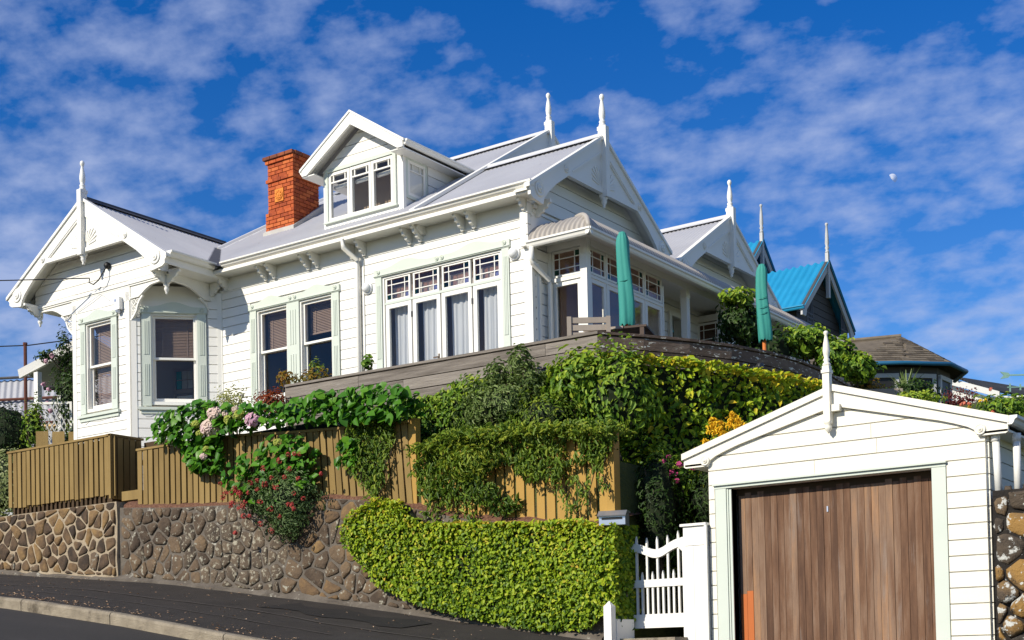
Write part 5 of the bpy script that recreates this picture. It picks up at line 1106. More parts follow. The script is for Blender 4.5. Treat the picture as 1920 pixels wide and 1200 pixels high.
# ---------------------------------------------------------------- neighbouring houses
bh = thing('neighbour_house', (-18, 38, 8), 'dark grey house with bright blue iron roof and two finialled gables', 'house')
def nb_gable(X, Yc, zap, hw, k, L, zwall):
    fr = Fr((X, Yc, 0), (0, 1)); zr = lambda y: zap - k * abs(y - Yc)
    for sg in (-1, 1):
        y0, y1 = (Yc - hw, Yc) if sg < 0 else (Yc, Yc + hw); N = int(L / .04); mb = MB(); prev = None
        for i in range(N + 1):
            x = X + .1 - (L) * i / N; w = .034 * math.cos(2 * math.pi * i / 6); cur = [mb.P(x, Yc, zap + w), mb.P(x, Yc + sg * hw, zr(Yc + hw) + w)]
            if prev: mb.f.append([prev[0], prev[1], cur[1], cur[0]])
            prev = cur
        mb.build('roof_sheet', 'blue_roof', bh, True)
        mb = MB(fr); q = [(0, zap - .02), (sg * hw, zap - k * hw - .02), (sg * (hw + .02), zap - k * hw - .22), (sg * (hw - .25), zap - k * hw - .22), (sg * (hw - .35), zap - k * (hw - .35) - .30), (0, zap - .30)]
        mb.prism(q if sg > 0 else q[::-1], -.03, .03); mb.build('bargeboard', 'grey_white', bh)
        mb = MB(fr); q = [(0, zap + .03), (sg * (hw + .05), zap - k * (hw + .05) + .03), (sg * (hw + .05), zap - k * (hw + .05) - .03), (0, zap - .03)]; mb.prism(q if sg > 0 else q[::-1], -.05, .05); mb.build('barge_capping', 'lead_dark', bh)
        mb = MB(fr)   # dark fret panel in each lower corner of the gable
        for i in range(5):
            a = sg * (hw - .45 - i * .11); zz = zap - k * (hw - .45 - i * .11) - .3
            mb.box(min(a, a + .04), max(a, a + .04), -.06, -.03, zap - k * hw - .5, zz)
        for i in range(4): mb.box(min(sg * (hw - .45), sg * (hw - .93)), max(sg * (hw - .45), sg * (hw - .93)), -.058, -.032, zap - k * hw - .45 + i * .13, zap - k * hw - .41 + i * .13)
        mb.build('fret_panel', 'lead_dark', bh)
    gutter('gutter', (X - L, Yc - hw, zap - k * hw + .05), (X + .1, Yc - hw, zap - k * hw + .05), (0, -1, 0), .12, .11, bh, 'blue_roof')
    mb = MB(fr); mb.box(-.06, .06, -.03, .07, zap - 1.15, zap + .25); mb.build('king_post', 'grey_white', bh); mb = MB(fr); z = zap + .25
    mb.lathe(0, .02, [(.06, z), (.06, z + .06), (.04, z + .1), (.07, z + .16), (.045, z + .22), (.065, z + .3), (.05, z + .6), (.03, z + .85), (.05, z + .88), (.045, z + .93), (.01, z + .95)], 10); mb.build('finial', 'grey_white', bh, True)
    Fw = Fr((X - .35, Yc, 0), (0, 1)); e = hw - .35; poly = [(-e, zwall), (e, zwall), (e, zap - k * e - .12), (0, zap - .12), (-e, zap - k * e - .12)]
    mb = MB(Fw); mb.prism(poly, -.1, -.004); w = mb.build('gable_wall', 'dark_board', bh); boards(w, Fw, poly, [], zwall, .22, 'dark_board', gap=.018, th=.03)
    Fs = Fr((X - L, Yc - e, 0), (1, 0)); mb = MB(Fs); mb.box(0, L - .36, -.1, 0, zwall, zap - k * e - .1); w2 = mb.build('side_wall', 'dark_board', bh); boards(w2, Fs, [(0, zwall), (L - .36, zwall), (L - .36, zap - k * e - .1), (0, zap - k * e - .1)], [], zwall, .22, 'dark_board', gap=.018, th=.03)
nb_gable(-16.0, 40.0, 13.86, 2.05, .90, 7, 8.5); nb_gable(-18.6, 40.95, 15.25, 1.7, 1.0, 5, 8.5)
mb = MB(); mb.lathe(-15.0, 41.0, [(.14, 10.6), (.14, 11.1), (.2, 11.12), (.2, 11.3), (.05, 11.35)], 12); mb.build('flue', 'galv', bh, True)
# blue hip glimpsed between the villa's two side gables
mb = MB(); mb.v = [(-22, 40, 14.4), (-17.5, 43, 12.6), (-17.5, 37.5, 12.6), (-24, 37.5, 12.8)]; mb.f = [[0, 1, 2], [0, 2, 3]]; mb.build('roof_hip', 'blue_roof', bh)
# shingled house with an octagonal bay
shh = thing('neighbour_house', (-12.5, 34, 7), 'brown shingle roofed house with an octagonal bay and blue gutter', 'house')
FSH = Fr((-11.43, 33.3, 0), (.96, .28)); ZR, ZE = 9.54, 8.60
E_ = [(-6, 2.3), (-1.1, 2.0), (.15, 1.55), (1.15, .95), (1.5, -.1), (1.2, -1.2), (0, -1.9), (-6, -2)]
RID = [(-6, 0), (0, 0)]
rr = random.Random(17); shm = MB(); shm.box(-.108, .108, -.006, .016, -.02, .16); shmesh = shm.mesh('shingle', 'shingle')
def shingle_face(q0, q1, r0, r1):
    """eave edge q0->q1, upper edge r0->r1 (each (a, b)); shingle courses laid up the slope"""
    Q0, Q1, R0, R1 = [FSH.p(a, b, z) for (a, b), z in ((q0, ZE), (q1, ZE), (r0, ZR), (r1, ZR))]
    mb = MB(); mb.v = [tuple(v) for v in (Q0, Q1, R1, R0)]; mb.f = [[0, 1, 2, 3]] if (R0 - R1).length > 1e-4 else [[0, 1, 2]]
    if len(mb.f[0]) == 3: mb.v = mb.v[:3]
    face = mb.build('roof_deck', 'shingle', shh); u = (Q1 - Q0).normalized(); mid = (R0 + R1) / 2; s = mid - Q0; s = (s - u * s.dot(u)); H = s.length; s.normalize(); nn = u.cross(s).normalized()
    if nn.z < 0: nn = -nn
    rows = int(H / .14)
    for r in range(rows + 1):
        t = min(1, r * .14 / H); A = Q0.lerp(R0, t); B = Q1.lerp(R1, t); L = (B - A).length; p = rr.uniform(-.1, .1)
        while p < L - .04:
            w = min(.225, L - p); c = A + u * (p + w / 2); o = bpy.data.objects.new('shingle', shmesh)
            COL.objects.link(o); o.parent = shh; zz = u.cross(s)
            m3 = Matrix((u * (w / .225), nn, s)).transposed(); m4 = m3.to_4x4(); tilt = Matrix.Rotation(R(7), 4, 'X'); loc = c + nn * .012 - WL[shh.name]
            o.matrix_local = Matrix.Translation(loc) @ m4 @ tilt; p += .225
mb = MB(); mb.v = [tuple(FSH.p(a, b, z)) for a, b, z in ((-6, 2.3, ZE), (-2.7, 2.1, ZE), (-2.7, 0, ZR), (-6, 0, ZR))]; mb.f = [[0, 1, 2, 3]]; mb.build('roof_deck', 'shingle', shh)
shingle_face((-2.7, 2.1), E_[1], (-2.7, 0), RID[1])
for k in (1, 2, 3): shingle_face(E_[k], E_[k + 1], RID[1], RID[1])
mb = MB(); 
for k in (4, 5): mb.v += [tuple(FSH.p(*E_[k], ZE)), tuple(FSH.p(*E_[k + 1], ZE)), tuple(FSH.p(0, 0, ZR))]; mb.f.append([len(mb.v) - 3, len(mb.v) - 2, len(mb.v) - 1])
mb.v += [tuple(FSH.p(*E_[6], ZE)), tuple(FSH.p(*E_[7], ZE)), tuple(FSH.p(-6, 0, ZR)), tuple(FSH.p(0, 0, ZR))]; mb.f.append([6, 7, 8, 9]); mb.build('rear_roof', 'shingle', shh)
mb = MB(); mb.tube([tuple(FSH.p(a, b, ZR + .03)) for a, b in RID], .06, 6); mb.build('ridge_tile', 'shingle', shh)
mb = MB(); mb.tube([tuple(FSH.p(a * 1.01, b * 1.02, ZE - .03)) for a, b in E_[1:6]], .05, 6); mb.build('gutter', 'blue_gutter', shh, True); mb = MB(); mb.tube([tuple(FSH.p(a, b + .03, ZE - .03)) for a, b in E_[:2]], .05, 6); mb.build('gutter', 'lead_dark', shh, True)
ins = [(a if a < -5 else a * .82 - .1, b * .82) for a, b in E_]
mb = MB(FSH); mb.prism_c(ins, 7.0, ZE - .05); mb.build('wall', 'dark_board', shh)
for k in (1, 2, 3):
    p, q = FSH.p(*ins[k], 0), FSH.p(*ins[k + 1], 0); fr = Fr(tuple(p), (q.x - p.x, q.y - p.y)); L = (q - p).length
    prt(fr, 'window_frame', 'grey_white', shh, (.06, .16, 0, .06, 7.2, 8.35), (L - .16, L - .06, 0, .06, 7.2, 8.35), (.06, L - .06, 0, .07, 8.28, 8.38)); prt(fr, 'pane', 'black', shh, (.16, L - .16, .01, .03, 7.2, 8.28))
# white gabled house far right
wh = thing('neighbour_house', (-9, 42, 7), 'far white house with dark tiled roof beside the weathervane', 'house')
mb = MB(); mb.v = [(-12.21, 40.1, 9.73), (-11.5, 41.2, 9.40), (-8.2, 49.0, 9.30), (-8.9, 49.7, 9.80)]; mb.f = [[0, 1, 2, 3]]; mb.build('roof', 'far_roof', wh)
for k in range(12):
    t = k / 12; mb = MB(); a, b = Vector((-12.21, 40.1, 9.73)).lerp(Vector((-11.5, 41.2, 9.40)), t), Vector((-8.9, 49.7, 9.80)).lerp(Vector((-8.2, 49, 9.30)), t); mb.tube([a + Vector((0, 0, .02)), b + Vector((0, 0, .02))], .025, 5); mb.build('tile_course', 'far_roof', wh)
mb = MB(); mb.v = [(-12.9, 39.9, 9.95), (-11.15, 40.83, 9.30), (-11.15, 40.83, 9.12), (-12.9, 39.9, 9.75)]; mb.v += [(x, y + .08, z) for x, y, z in mb.v]; mb.f = [[0, 1, 2, 3], [7, 6, 5, 4], [0, 4, 5, 1], [3, 2, 6, 7]]; mb.build('bargeboard', 'white_paint', wh)
mb = MB(); mb.v = [(-12.9, 40.1, 9.8), (-11.5, 40.9, 9.2), (-11.5, 40.9, 7.5), (-12.9, 40.1, 7.5), (-5.2, 44, 9.1), (-5.2, 44, 7.5)]; mb.f = [[0, 1, 2, 3], [1, 4, 5, 2]]; mb.build('wall', 'white_paint', wh)
# weathervane
vn = thing('weathervane', (-5.3, 20.6, 4.6), 'green weathervane arrow at the right edge above the garden', 'weathervane')
mb = MB(); mb.tube([(-5.22, 20.66, 4.4), (-5.22, 20.66, 5.85)], .012, 6); mb.build('pole', 'verdigris', vn)
FV = Fr((-5.56, 20.43, 0), (.82, .57)); mb = MB(FV); mb.box(.08, .7, -.008, .008, 5.675, 5.695); mb.prism([(0, 5.74), (.12, 5.72), (.15, 5.685), (.12, 5.65), (0, 5.63), (.05, 5.685)], -.006, .006); mb.build('arrow', 'verdigris', vn)
mb = MB(FV); mb.prism([(.13, 5.44), (.15, 5.44), (.15, 5.56), (.13, 5.56)], -.006, .006); mb.prism([(.28, 5.46), (.30, 5.46), (.30, 5.55), (.28, 5.55)], -.006, .006); mb.box(.1, .5, -.006, .006, 5.50, 5.515); mb.build('compass_points', 'verdigris', vn); mb = MB(FV); mb.lathe(.46, 0, [(.02, 5.84), (.06, 5.87), (.07, 5.92), (.05, 5.97), (.01, 5.99)], 10); mb.build('ball', 'verdigris', vn, True)
# left background: corrugated roof, porch frame, lattice, palings
lr = thing('neighbour_house', (-30, 20, 6), 'grey corrugated roof of the house beyond the left fence', 'house')
o0, eu, ev = Vector((-31.5, 18.3, 6.9)), Vector((6.5, 3.4, 0)).normalized(), Vector((-.55, .5, 1.35))
mb = MB(); prev = None
for i in range(260):
    s = i * .0275; w = .028 * math.cos(2 * math.pi * i / 6); cur = [mb.P(*(o0 + eu * s + Vector((.3, -.3, .5)) * w)), mb.P(*(o0 + eu * s + ev * 1.5 + Vector((.3, -.3, .5)) * w))]
    if prev: mb.f.append([prev[0], cur[0], cur[1], prev[1]])
    prev = cur
mb.build('roof_sheet', 'left_roof', lr, True)
for t in (.55, 1.05, 1.5): mb = MB(); mb.tube([o0 + ev * t + Vector((.05, -.05, .05)), o0 + ev * t + eu * 7 + Vector((.05, -.05, .05))], .035, 6); mb.build('roof_batten', 'lead_dark' if t > 1.2 else 'rust', lr)
mb = MB(); p, q = o0 + Vector((.2, .2, -.02)), o0 + eu * 7 + Vector((.2, .2, -.02)); mb.v = [tuple(p), tuple(q), (q.x, q.y, 4), (p.x, p.y, 4)]; mb.f = [[0, 1, 2, 3]]; mb.build('wall', 'grey_white', lr)
mb = MB(); p, q = o0 + eu * 2.6 + ev * .35 + Vector((.3, -.3, .1)), o0 + eu * 5.6 + ev * .35 + Vector((.3, -.3, .1)); mb.tube([p, q], .09, 4); mb.build('timber_beam', 'yellow_wood', lr)
pp = thing('standpipe', (-24.3, 16.9, 5), 'thin rusty vent pipe in front of the corrugated roof', 'pipe'); mb = MB(); mb.tube([(-24.0, 17.0, 4.5), (-24.0, 17.0, 8.33)], .035, 7); mb.build('pipe', 'rust', pp); mb = MB(); mb.tube([(-24.0, 17.0, 8.33), (-24.0, 17.0, 8.38)], .045, 7); mb.build('cap', 'rust', pp)
mb = MB(); mb.tube([(-30, 17, 9.1), (-26, 18.5, 8.9), (-22, 20.5, 9.2)], .014, 5); add_tag(mb, 'power_cable', 'black', 'dark cable crossing the sky above the corrugated roof', 'cable')
po = thing('porch_frame', (-20.9, 15.1, 4.3), 'white timber porch frame with sloping roof edge behind the left fence', 'porch')
prt(None, 'post', 'white_paint', po, (-20.98, -20.87, 15.03, 15.12, 4.2, 7.02)); mb = MB(); mb.v = [(-21.22, 14.9, 6.93), (-20.2, 15.6, 7.55), (-20.2, 15.6, 7.72), (-21.24, 14.88, 7.08)]; mb.v += [(x - .05, y + .07, z) for x, y, z in mb.v]; mb.f = [[0, 1, 2, 3], [7, 6, 5, 4], [0, 4, 5, 1], [1, 5, 6, 2], [2, 6, 7, 3], [3, 7, 4, 0]]; mb.build('barge', 'white_paint', po)
mb = MB(); mb.v = [(-21.24, 14.9, 7.09), (-20.2, 15.6, 7.73), (-21.5, 17.6, 7.73), (-22.6, 16.9, 7.09)]; mb.f = [[0, 1, 2, 3]]; mb.build('roof', 'grey_white', po); mb = MB(); mb.tube([(-20.85, 15.15, 6.75), (-20.35, 15.5, 6.72)], .05, 8); mb.build('beam', 'black', po); prt(None, 'post', 'white_paint', po, (-22.3, -22.2, 16.5, 16.6, 4.2, 7.0))
la = thing('lattice_screen', (-19.9, 14.7, 5), 'white diagonal lattice beside the porch post', 'lattice'); FLa = Fr((-20.55, 14.75, 0), (.82, .57))
for k in range(12):
    for sg in (-1, 1):
        a0 = k * .085 - .25; pts = []; z0_, z1_ = 5.2, 6.35 - .0
        p0, p1 = ((a0, z0_), (a0 + .55, z1_)) if sg > 0 else ((a0 + .55, z0_), (a0, z1_))
        poly = clip(clip([(p0[0], p0[1]), (p0[0] + .022, p0[1]), (p1[0] + .022, p1[1]), (p1[0], p1[1])], -1, 0, 0), 1, 0, .62)
        if len(poly) > 2: mb = MB(FLa); mb.prism(poly, .0 if sg > 0 else .012, .01 if sg > 0 else .022); mb.build('lath', 'grey_white', la)
mb = MB(FLa); mb.ring(-.03, .65, 5.15, 6.38, .04, -.005, .03); mb.build('frame', 'white_paint', la)
pa = thing('paling_fence', (-18.9, 14.0, 4.8), 'low run of wide brown palings left of the bay', 'fence'); FPa = Fr((-19.35, 13.9, 0), (.82, .57))
for k in range(4): prt(FPa, 'paling', 'fence', pa, (k * .27, k * .27 + .20, 0, .025, 4.3, 5.62 - .01 * k))
prt(FPa, 'rail', 'fence_dark', pa, (0, 1.05, -.05, -.002, 5.2, 5.28))
# day moon: the sunlit part of its disc
mm_ = bpy.data.materials.new('moon'); mm_.use_nodes = True; MAT['moon'] = mm_; n, ln = nodes_of(mm_.node_tree)
o_ = n('ShaderNodeOutputMaterial'); d_ = n('ShaderNodeBsdfDiffuse'); d_.inputs[0].default_value = (.8, .8, .78, 1); t_ = n('ShaderNodeBsdfTransparent'); nz_ = n('ShaderNodeTexNoise', i_Scale=.14, i_Detail=3.); tc_ = n('ShaderNodeTexCoord'); ln(tc_.outputs['Object'], nz_.inputs['Vector'])
mr_ = n('ShaderNodeMapRange', i_1=.35, i_2=.7, i_3=.32, i_4=.62); ln(nz_.outputs[0], mr_.inputs[0]); x_ = n('ShaderNodeMixShader'); ln(mr_.outputs[0], x_.inputs[0]); ln(t_.outputs[0], x_.inputs[1]); ln(d_.outputs[0], x_.inputs[2]); ln(x_.outputs[0], o_.inputs[0])
mc = Vector((-1013.4, 2923.0, 1051.1)); md = (Vector((0, 0, 1.6)) - mc).normalized(); mu = md.cross(Vector((0, 0, 1))).normalized() * -1; mv = mu.cross(md) * -1
mu, mv = mu * math.cos(.6) + mv * math.sin(.6), mv * math.cos(.6) - mu * math.sin(.6)
mb = MB(); N = 20; g_ = []
for i in range(N + 1):
    t = -math.pi / 2 + math.pi * i / N; row = []
    for k in range(9):
        ph = R(-8) + R(98) * k / 8; row.append(mb.P(*(mc + (mu * (math.cos(t) * math.sin(ph)) + mv * math.sin(t) + md * (math.cos(t) * math.cos(ph))) * 10.5)))
    g_.append(row)
for i in range(N):
    for k in range(8): mb.f.append([g_[i][k], g_[i + 1][k], g_[i + 1][k + 1], g_[i][k + 1]])
add_tag(mb, 'moon', 'moon', 'pale half moon in the blue sky on the right', 'moon', smooth=True)
# ---------------------------------------------------------------- foliage
SUNV = np.array(to_sun)      # leaves turn to the light
def norm(v): return v / np.maximum(np.linalg.norm(v, axis=1, keepdims=True), 1e-9)
def leaves(name, P, Nn, S, m, parent, asp=.5, down=.6, seed=0, jit=.7, fold=.18, lv=None, lvb=0., tipdir=None, kind=True, sunw=.55):
    rg = np.random.default_rng(seed); n_ = len(P); Nn = norm(norm(Nn) + sunw * SUNV + rg.normal(0, jit, (n_, 3)) * .6)
    T = rg.normal(0, 1, (n_, 3)) + np.array([0, 0, -1.0]) * down * 2
    if tipdir is not None: T = T * .5 + tipdir
    T = norm(T - (T * Nn).sum(1, keepdims=True) * Nn); B = np.cross(Nn, T); S = np.broadcast_to(S, (n_,))[:, None] * np.clip(rg.lognormal(-.05, .28, (n_, 1)), .5, 1.7); W = S * asp * .5
    b0 = P - T * S * .5; tip = P + T * S * .5 - Nn * S * .12
    V = np.stack([b0, b0 + T * S * .32 + B * W + Nn * S * fold, b0 + T * S * .68 + B * W * .85 + Nn * S * fold * .8, tip, b0 + T * S * .68 - B * W * .85 + Nn * S * fold * .8, b0 + T * S * .32 - B * W + Nn * S * fold], 1).reshape(-1, 3)
    base = np.arange(n_)[:, None] * 6; Fq = np.concatenate([base + np.array([0, 1, 2, 3]), base + np.array([0, 3, 4, 5])], 1).reshape(-1)
    me = bpy.data.meshes.new(name); me.vertices.add(n_ * 6); me.vertices.foreach_set('co', V.astype(np.float32).ravel()); me.loops.add(n_ * 8); me.loops.foreach_set('vertex_index', Fq.astype(np.int32))
    me.polygons.add(n_ * 2); me.polygons.foreach_set('loop_start', np.arange(0, n_ * 8, 4, dtype=np.int32)); me.polygons.foreach_set('loop_total', np.full(n_ * 2, 4, np.int32)); me.update(calc_edges=True)
    lvv = (rg.beta(2.2, 2.4, n_) if lv is None else lv) + lvb + rg.normal(0, .06, n_)
    at = me.attributes.new('lv', 'FLOAT', 'POINT'); at.data.foreach_set('value', np.repeat(np.clip(lvv, 0, 1), 6).astype(np.float32)); me.materials.append(MAT[m])
    o = link(bpy.data.objects.new(name, me), parent)
    if kind and parent is not None: o['kind'] = 'stuff'
    return o
def inpoly(poly, x, y):
    r = np.zeros(len(x), bool); k = len(poly)
    for i in range(k):
        (x0, y0), (x1, y1) = poly[i], poly[(i + 1) % k]; c = ((y0 > y) != (y1 > y)) & (x < (x1 - x0) * (y - y0) / (y1 - y0 + 1e-12) + x0); r ^= c
    return r
def sample(poly, n_, rg):
    a = np.array(poly); out = np.zeros((0, 2))
    while len(out) < n_:
        q = rg.uniform(a.min(0), a.max(0), (n_ * 2, 2)); out = np.concatenate([out, q[inpoly(poly, q[:, 0], q[:, 1])]])
    return out[:n_]
def lump(x, z, seed, f=1.):
    rg = np.random.default_rng(seed); s = 0
    for k in range(6): a = rg.uniform(0, 6.28); fr = f * rg.uniform(2, 9); s = s + np.sin((x * math.cos(a) + z * math.sin(a)) * fr + rg.uniform(0, 6.28)) / (1 + .3 * k)
    return s / 3.5
def face_plant(name, poly, fr, b0, thick, n_, size, m, label, cat, seed, asp=.55, down=.6, lvtop=0., jit=.7, core=True, holes=None, group=None, roundtop=.0, stems=0, parent=None, f=1.):
    """leaves over an upright face: poly in (a, c) of frame fr, leaf surface at b0 .. b0+thick"""
    rg = np.random.default_rng(seed); t = parent or thing(name, tuple(fr.p(sum(p[0] for p in poly) / len(poly), b0, min(p[1] for p in poly))), label, cat, group)
    q = sample(poly, n_, rg)
    if holes is not None: q = q[~holes(q[:, 0], q[:, 1], rg)]
    h = b0 + thick * (.55 + .45 * lump(q[:, 0], q[:, 1], seed + 1, f)) + rg.normal(0, thick * .12, len(q)) - np.abs(rg.normal(0, thick * .25, len(q)))
    U = np.array(fr.u); Nf = np.array(fr.n); P = np.array(fr.o) + q[:, :1] * U + h[:, None] * Nf + np.stack([0 * h, 0 * h, q[:, 1]], 1)
    zt = max(p[1] for p in poly); zb = min(p[1] for p in poly); rel = (q[:, 1] - zb) / (zt - zb)
    N_ = np.tile(Nf + np.array([0, 0, .35]), (len(q), 1))
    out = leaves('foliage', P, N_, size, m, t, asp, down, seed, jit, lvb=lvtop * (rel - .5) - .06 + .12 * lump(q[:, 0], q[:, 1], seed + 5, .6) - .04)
    if core:
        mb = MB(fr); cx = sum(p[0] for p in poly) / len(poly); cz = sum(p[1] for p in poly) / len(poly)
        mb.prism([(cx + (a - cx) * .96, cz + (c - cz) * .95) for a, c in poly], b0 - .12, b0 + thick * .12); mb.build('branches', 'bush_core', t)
    return t
def bush(name, c, rad, n_, size, m, label, cat, seed, asp=.5, down=.3, jit=.8, stems=5, base=None, core=.55, lvb=0., group=None, parent=None, tall=1., lumpy=.25):
    rg = np.random.default_rng(seed); c = np.array(c, float); rad = np.array(rad, float); base = np.array(base if base is not None else (c[0], c[1], c[2] - rad[2] - .1), float)
    t = parent or thing(name, tuple(base), label, cat, group)
    d = norm(rg.normal(0, 1, (n_, 3))); az = np.arctan2(d[:, 1], d[:, 0]); rr_ = rg.uniform(0, 1, n_) ** .38 * (1 + lumpy * np.sin(az * 3 + seed) * np.cos(d[:, 2] * 5 + seed) + lumpy * .7 * np.sin(az * 7 + d[:, 2] * 9 + seed * 2))
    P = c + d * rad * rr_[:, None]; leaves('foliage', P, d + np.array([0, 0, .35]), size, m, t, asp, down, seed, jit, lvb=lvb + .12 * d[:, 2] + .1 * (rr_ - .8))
    mb = MB(); rs = random.Random(seed)
    for k in range(stems):
        a = rs.random() * 6.28; e = c + np.array([math.cos(a) * rad[0] * .6, math.sin(a) * rad[1] * .6, rad[2] * rs.uniform(.1, .7)]); md_ = (base + e) / 2 + np.array([rs.uniform(-.05, .05)] * 2 + [0.05]); mb.tube([base + np.array([rs.uniform(-.05, .05), rs.uniform(-.05, .05), 0]), md_, e], [.014, .01, .005], 5)
    if stems: mb.build('stems', 'bark', t)
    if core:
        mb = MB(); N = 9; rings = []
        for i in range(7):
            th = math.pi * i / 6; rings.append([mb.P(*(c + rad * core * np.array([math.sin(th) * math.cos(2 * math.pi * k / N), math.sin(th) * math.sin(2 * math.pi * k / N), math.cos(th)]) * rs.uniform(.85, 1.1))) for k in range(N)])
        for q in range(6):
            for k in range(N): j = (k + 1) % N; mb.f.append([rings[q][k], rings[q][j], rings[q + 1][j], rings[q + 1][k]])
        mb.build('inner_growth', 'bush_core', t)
    return t
# 1 creeping-fig hedge over the low wall
Y0 = Fr((0, 12.32, 0), (1, 0))
HP = [(-11.10, 3.28), (-10.96, 3.44), (-10.60, 3.56), (-10.22, 3.53), (-10.05, 3.36), (-9.84, 3.24), (-9.01, 3.17), (-8.29, 3.14), (-7.66, 3.12), (-7.54, 3.04), (-7.36, 3.0), (-7.28, 2.9), (-7.29, 2.30), (-7.36, 2.16), (-7.5, 2.05), (-7.64, 1.95), (-8.32, 1.96), (-9.03, 2.09), (-10.0, 2.33), (-10.55, 2.55), (-10.80, 2.82), (-11.06, 3.05)]
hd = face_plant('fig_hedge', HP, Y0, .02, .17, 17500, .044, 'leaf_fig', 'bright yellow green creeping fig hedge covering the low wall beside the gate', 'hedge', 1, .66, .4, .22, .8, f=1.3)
rg = np.random.default_rng(7); q = sample([(12.2, 1.9), (12.72, 1.95), (12.72, 3.05), (12.2, 3.05)], 1500, rg); P = np.stack([-7.31 + rg.normal(0, .02, 1500), q[:, 0], q[:, 1]], 1); leaves('side_foliage', P, np.tile([1., -.2, .2], (1500, 1)), .05, 'leaf_fig', hd, .66, .5, 8, lvb=-.1)
q = sample([(-10, 12.2), (-7.32, 12.2), (-7.32, 12.6), (-10, 12.6)], 2200, rg); zt_ = np.interp(q[:, 0], [-10, -9, -7.65, -7.32], [3.24, 3.17, 3.06, 2.97]); P = np.stack([q[:, 0], q[:, 1], zt_ + rg.normal(0, .02, 2200)], 1); leaves('top_foliage', P, np.tile([0, -.2, 1.], (2200, 1)), .05, 'leaf_fig', hd, .66, .0, 9, lvb=.12)
q = sample([(-10.95, 12.15), (-10.1, 12.15), (-10.1, 12.55), (-10.95, 12.55)], 700, rg); P = np.stack([q[:, 0], q[:, 1], 3.54 - .9 * (q[:, 0] + 10.5) ** 2 + rg.normal(0, .03, 700)], 1); leaves('top_foliage', P, np.tile([0, -.2, 1.], (700, 1)), .05, 'leaf_fig', hd, .66, .0, 19, lvb=.1)
# 2 big-leaved clipped climber on the bank below the deck
bank = thing('bank_climber', (-7.2, 14, 3), 'dense glossy climber with yellow tipped leaves on the bank below the curved deck', 'climber')
for k in range(1, len(PATH) - 2):
    (x0, y0), (x1, y1) = PATH[k], PATH[k + 1]; L = math.hypot(x1 - x0, y1 - y0); fr = Fr((x0, y0, 0), (x1 - x0, y1 - y0)); zt = 5.02 - .006 * k
    rg = np.random.default_rng(60 + k); n_ = int(L * 2.3 * 780); q = np.stack([rg.uniform(-.06, L + .06, n_), rg.uniform(2.4, zt + .03, n_)], 1); h = .30 + .10 * lump(q[:, 0] + k * 3, q[:, 1], 70 + k, .9) - np.abs(rg.normal(0, .07, n_)) + .18 * (zt - q[:, 1]) * .35
    U = np.array(fr.u); Nf = np.array(fr.n); P = np.array(fr.o) + q[:, :1] * U + h[:, None] * Nf + np.stack([0 * h, 0 * h, q[:, 1] + .04 * lump(q[:, 0] * 2 + k, q[:, 0], 5)], 1)
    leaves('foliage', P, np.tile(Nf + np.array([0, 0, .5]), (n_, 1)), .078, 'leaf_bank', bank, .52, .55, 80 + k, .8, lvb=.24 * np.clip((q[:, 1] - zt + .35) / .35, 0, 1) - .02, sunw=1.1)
    n2_ = int(L * 220); P = np.array(fr.o) + rg.uniform(0, L, (n2_, 1)) * U + rg.uniform(0.02, .36, (n2_, 1)) * Nf + np.array([0, 0, zt]) + rg.normal(0, .025, (n2_, 1)) * np.array([0, 0, 1]); leaves('top_foliage', P, np.tile([0, 0, 1.], (n2_, 1)), .076, 'leaf_bank', bank, .52, 0, 90 + k, .7, lvb=.22)
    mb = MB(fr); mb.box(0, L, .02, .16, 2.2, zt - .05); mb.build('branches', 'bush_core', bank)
# front run of the bank, left of the deck corner
FBk = Fr((0, 13.18, 0), (1, 0))
MP = [(-11.2, 4.2), (-11.2, 4.86), (-10.5, 4.92), (-9.9, 5.00), (-9.5, 5.05), (-8.75, 4.98), (-8.3, 5.02), (-7.95, 5.0), (-7.7, 4.9), (-7.7, 4.0)]
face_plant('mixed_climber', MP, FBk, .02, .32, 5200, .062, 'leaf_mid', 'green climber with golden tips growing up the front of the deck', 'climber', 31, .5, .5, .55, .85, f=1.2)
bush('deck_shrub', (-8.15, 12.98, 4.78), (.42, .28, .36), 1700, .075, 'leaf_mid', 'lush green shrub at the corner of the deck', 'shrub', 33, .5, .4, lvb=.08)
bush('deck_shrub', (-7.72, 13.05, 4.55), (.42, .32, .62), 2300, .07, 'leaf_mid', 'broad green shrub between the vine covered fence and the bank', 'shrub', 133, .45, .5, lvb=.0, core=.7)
ol = bush('olive_shrub', (-9.15, 12.85, 4.60), (.62, .30, .36), 2800, .062, 'leaf_olive', 'grey green olive shrub rising above the fence', 'shrub', 34, .26, -.1, lvb=.05)
for k, (dx_, dz_, r_) in enumerate(((.28, .42, .16), (-.05, .30, .16), (.42, .18, .18))):
    bush('olive_shrub', (-9.15 + dx_, 12.85, 4.64 + dz_), (r_, .14, r_ * 1.3), 420, .06, 'leaf_olive', '', '', 35 + k, .26, -.8, parent=ol, core=0, stems=3, base=(-9.15 + dx_, 12.85, 4.7))
bush('dark_shrub', (-8.55, 12.8, 4.40), (.55, .22, .30), 1700, .05, 'leaf_vine', 'dark narrow leaved shrub behind the vine fence', 'shrub', 39, .3, .3)
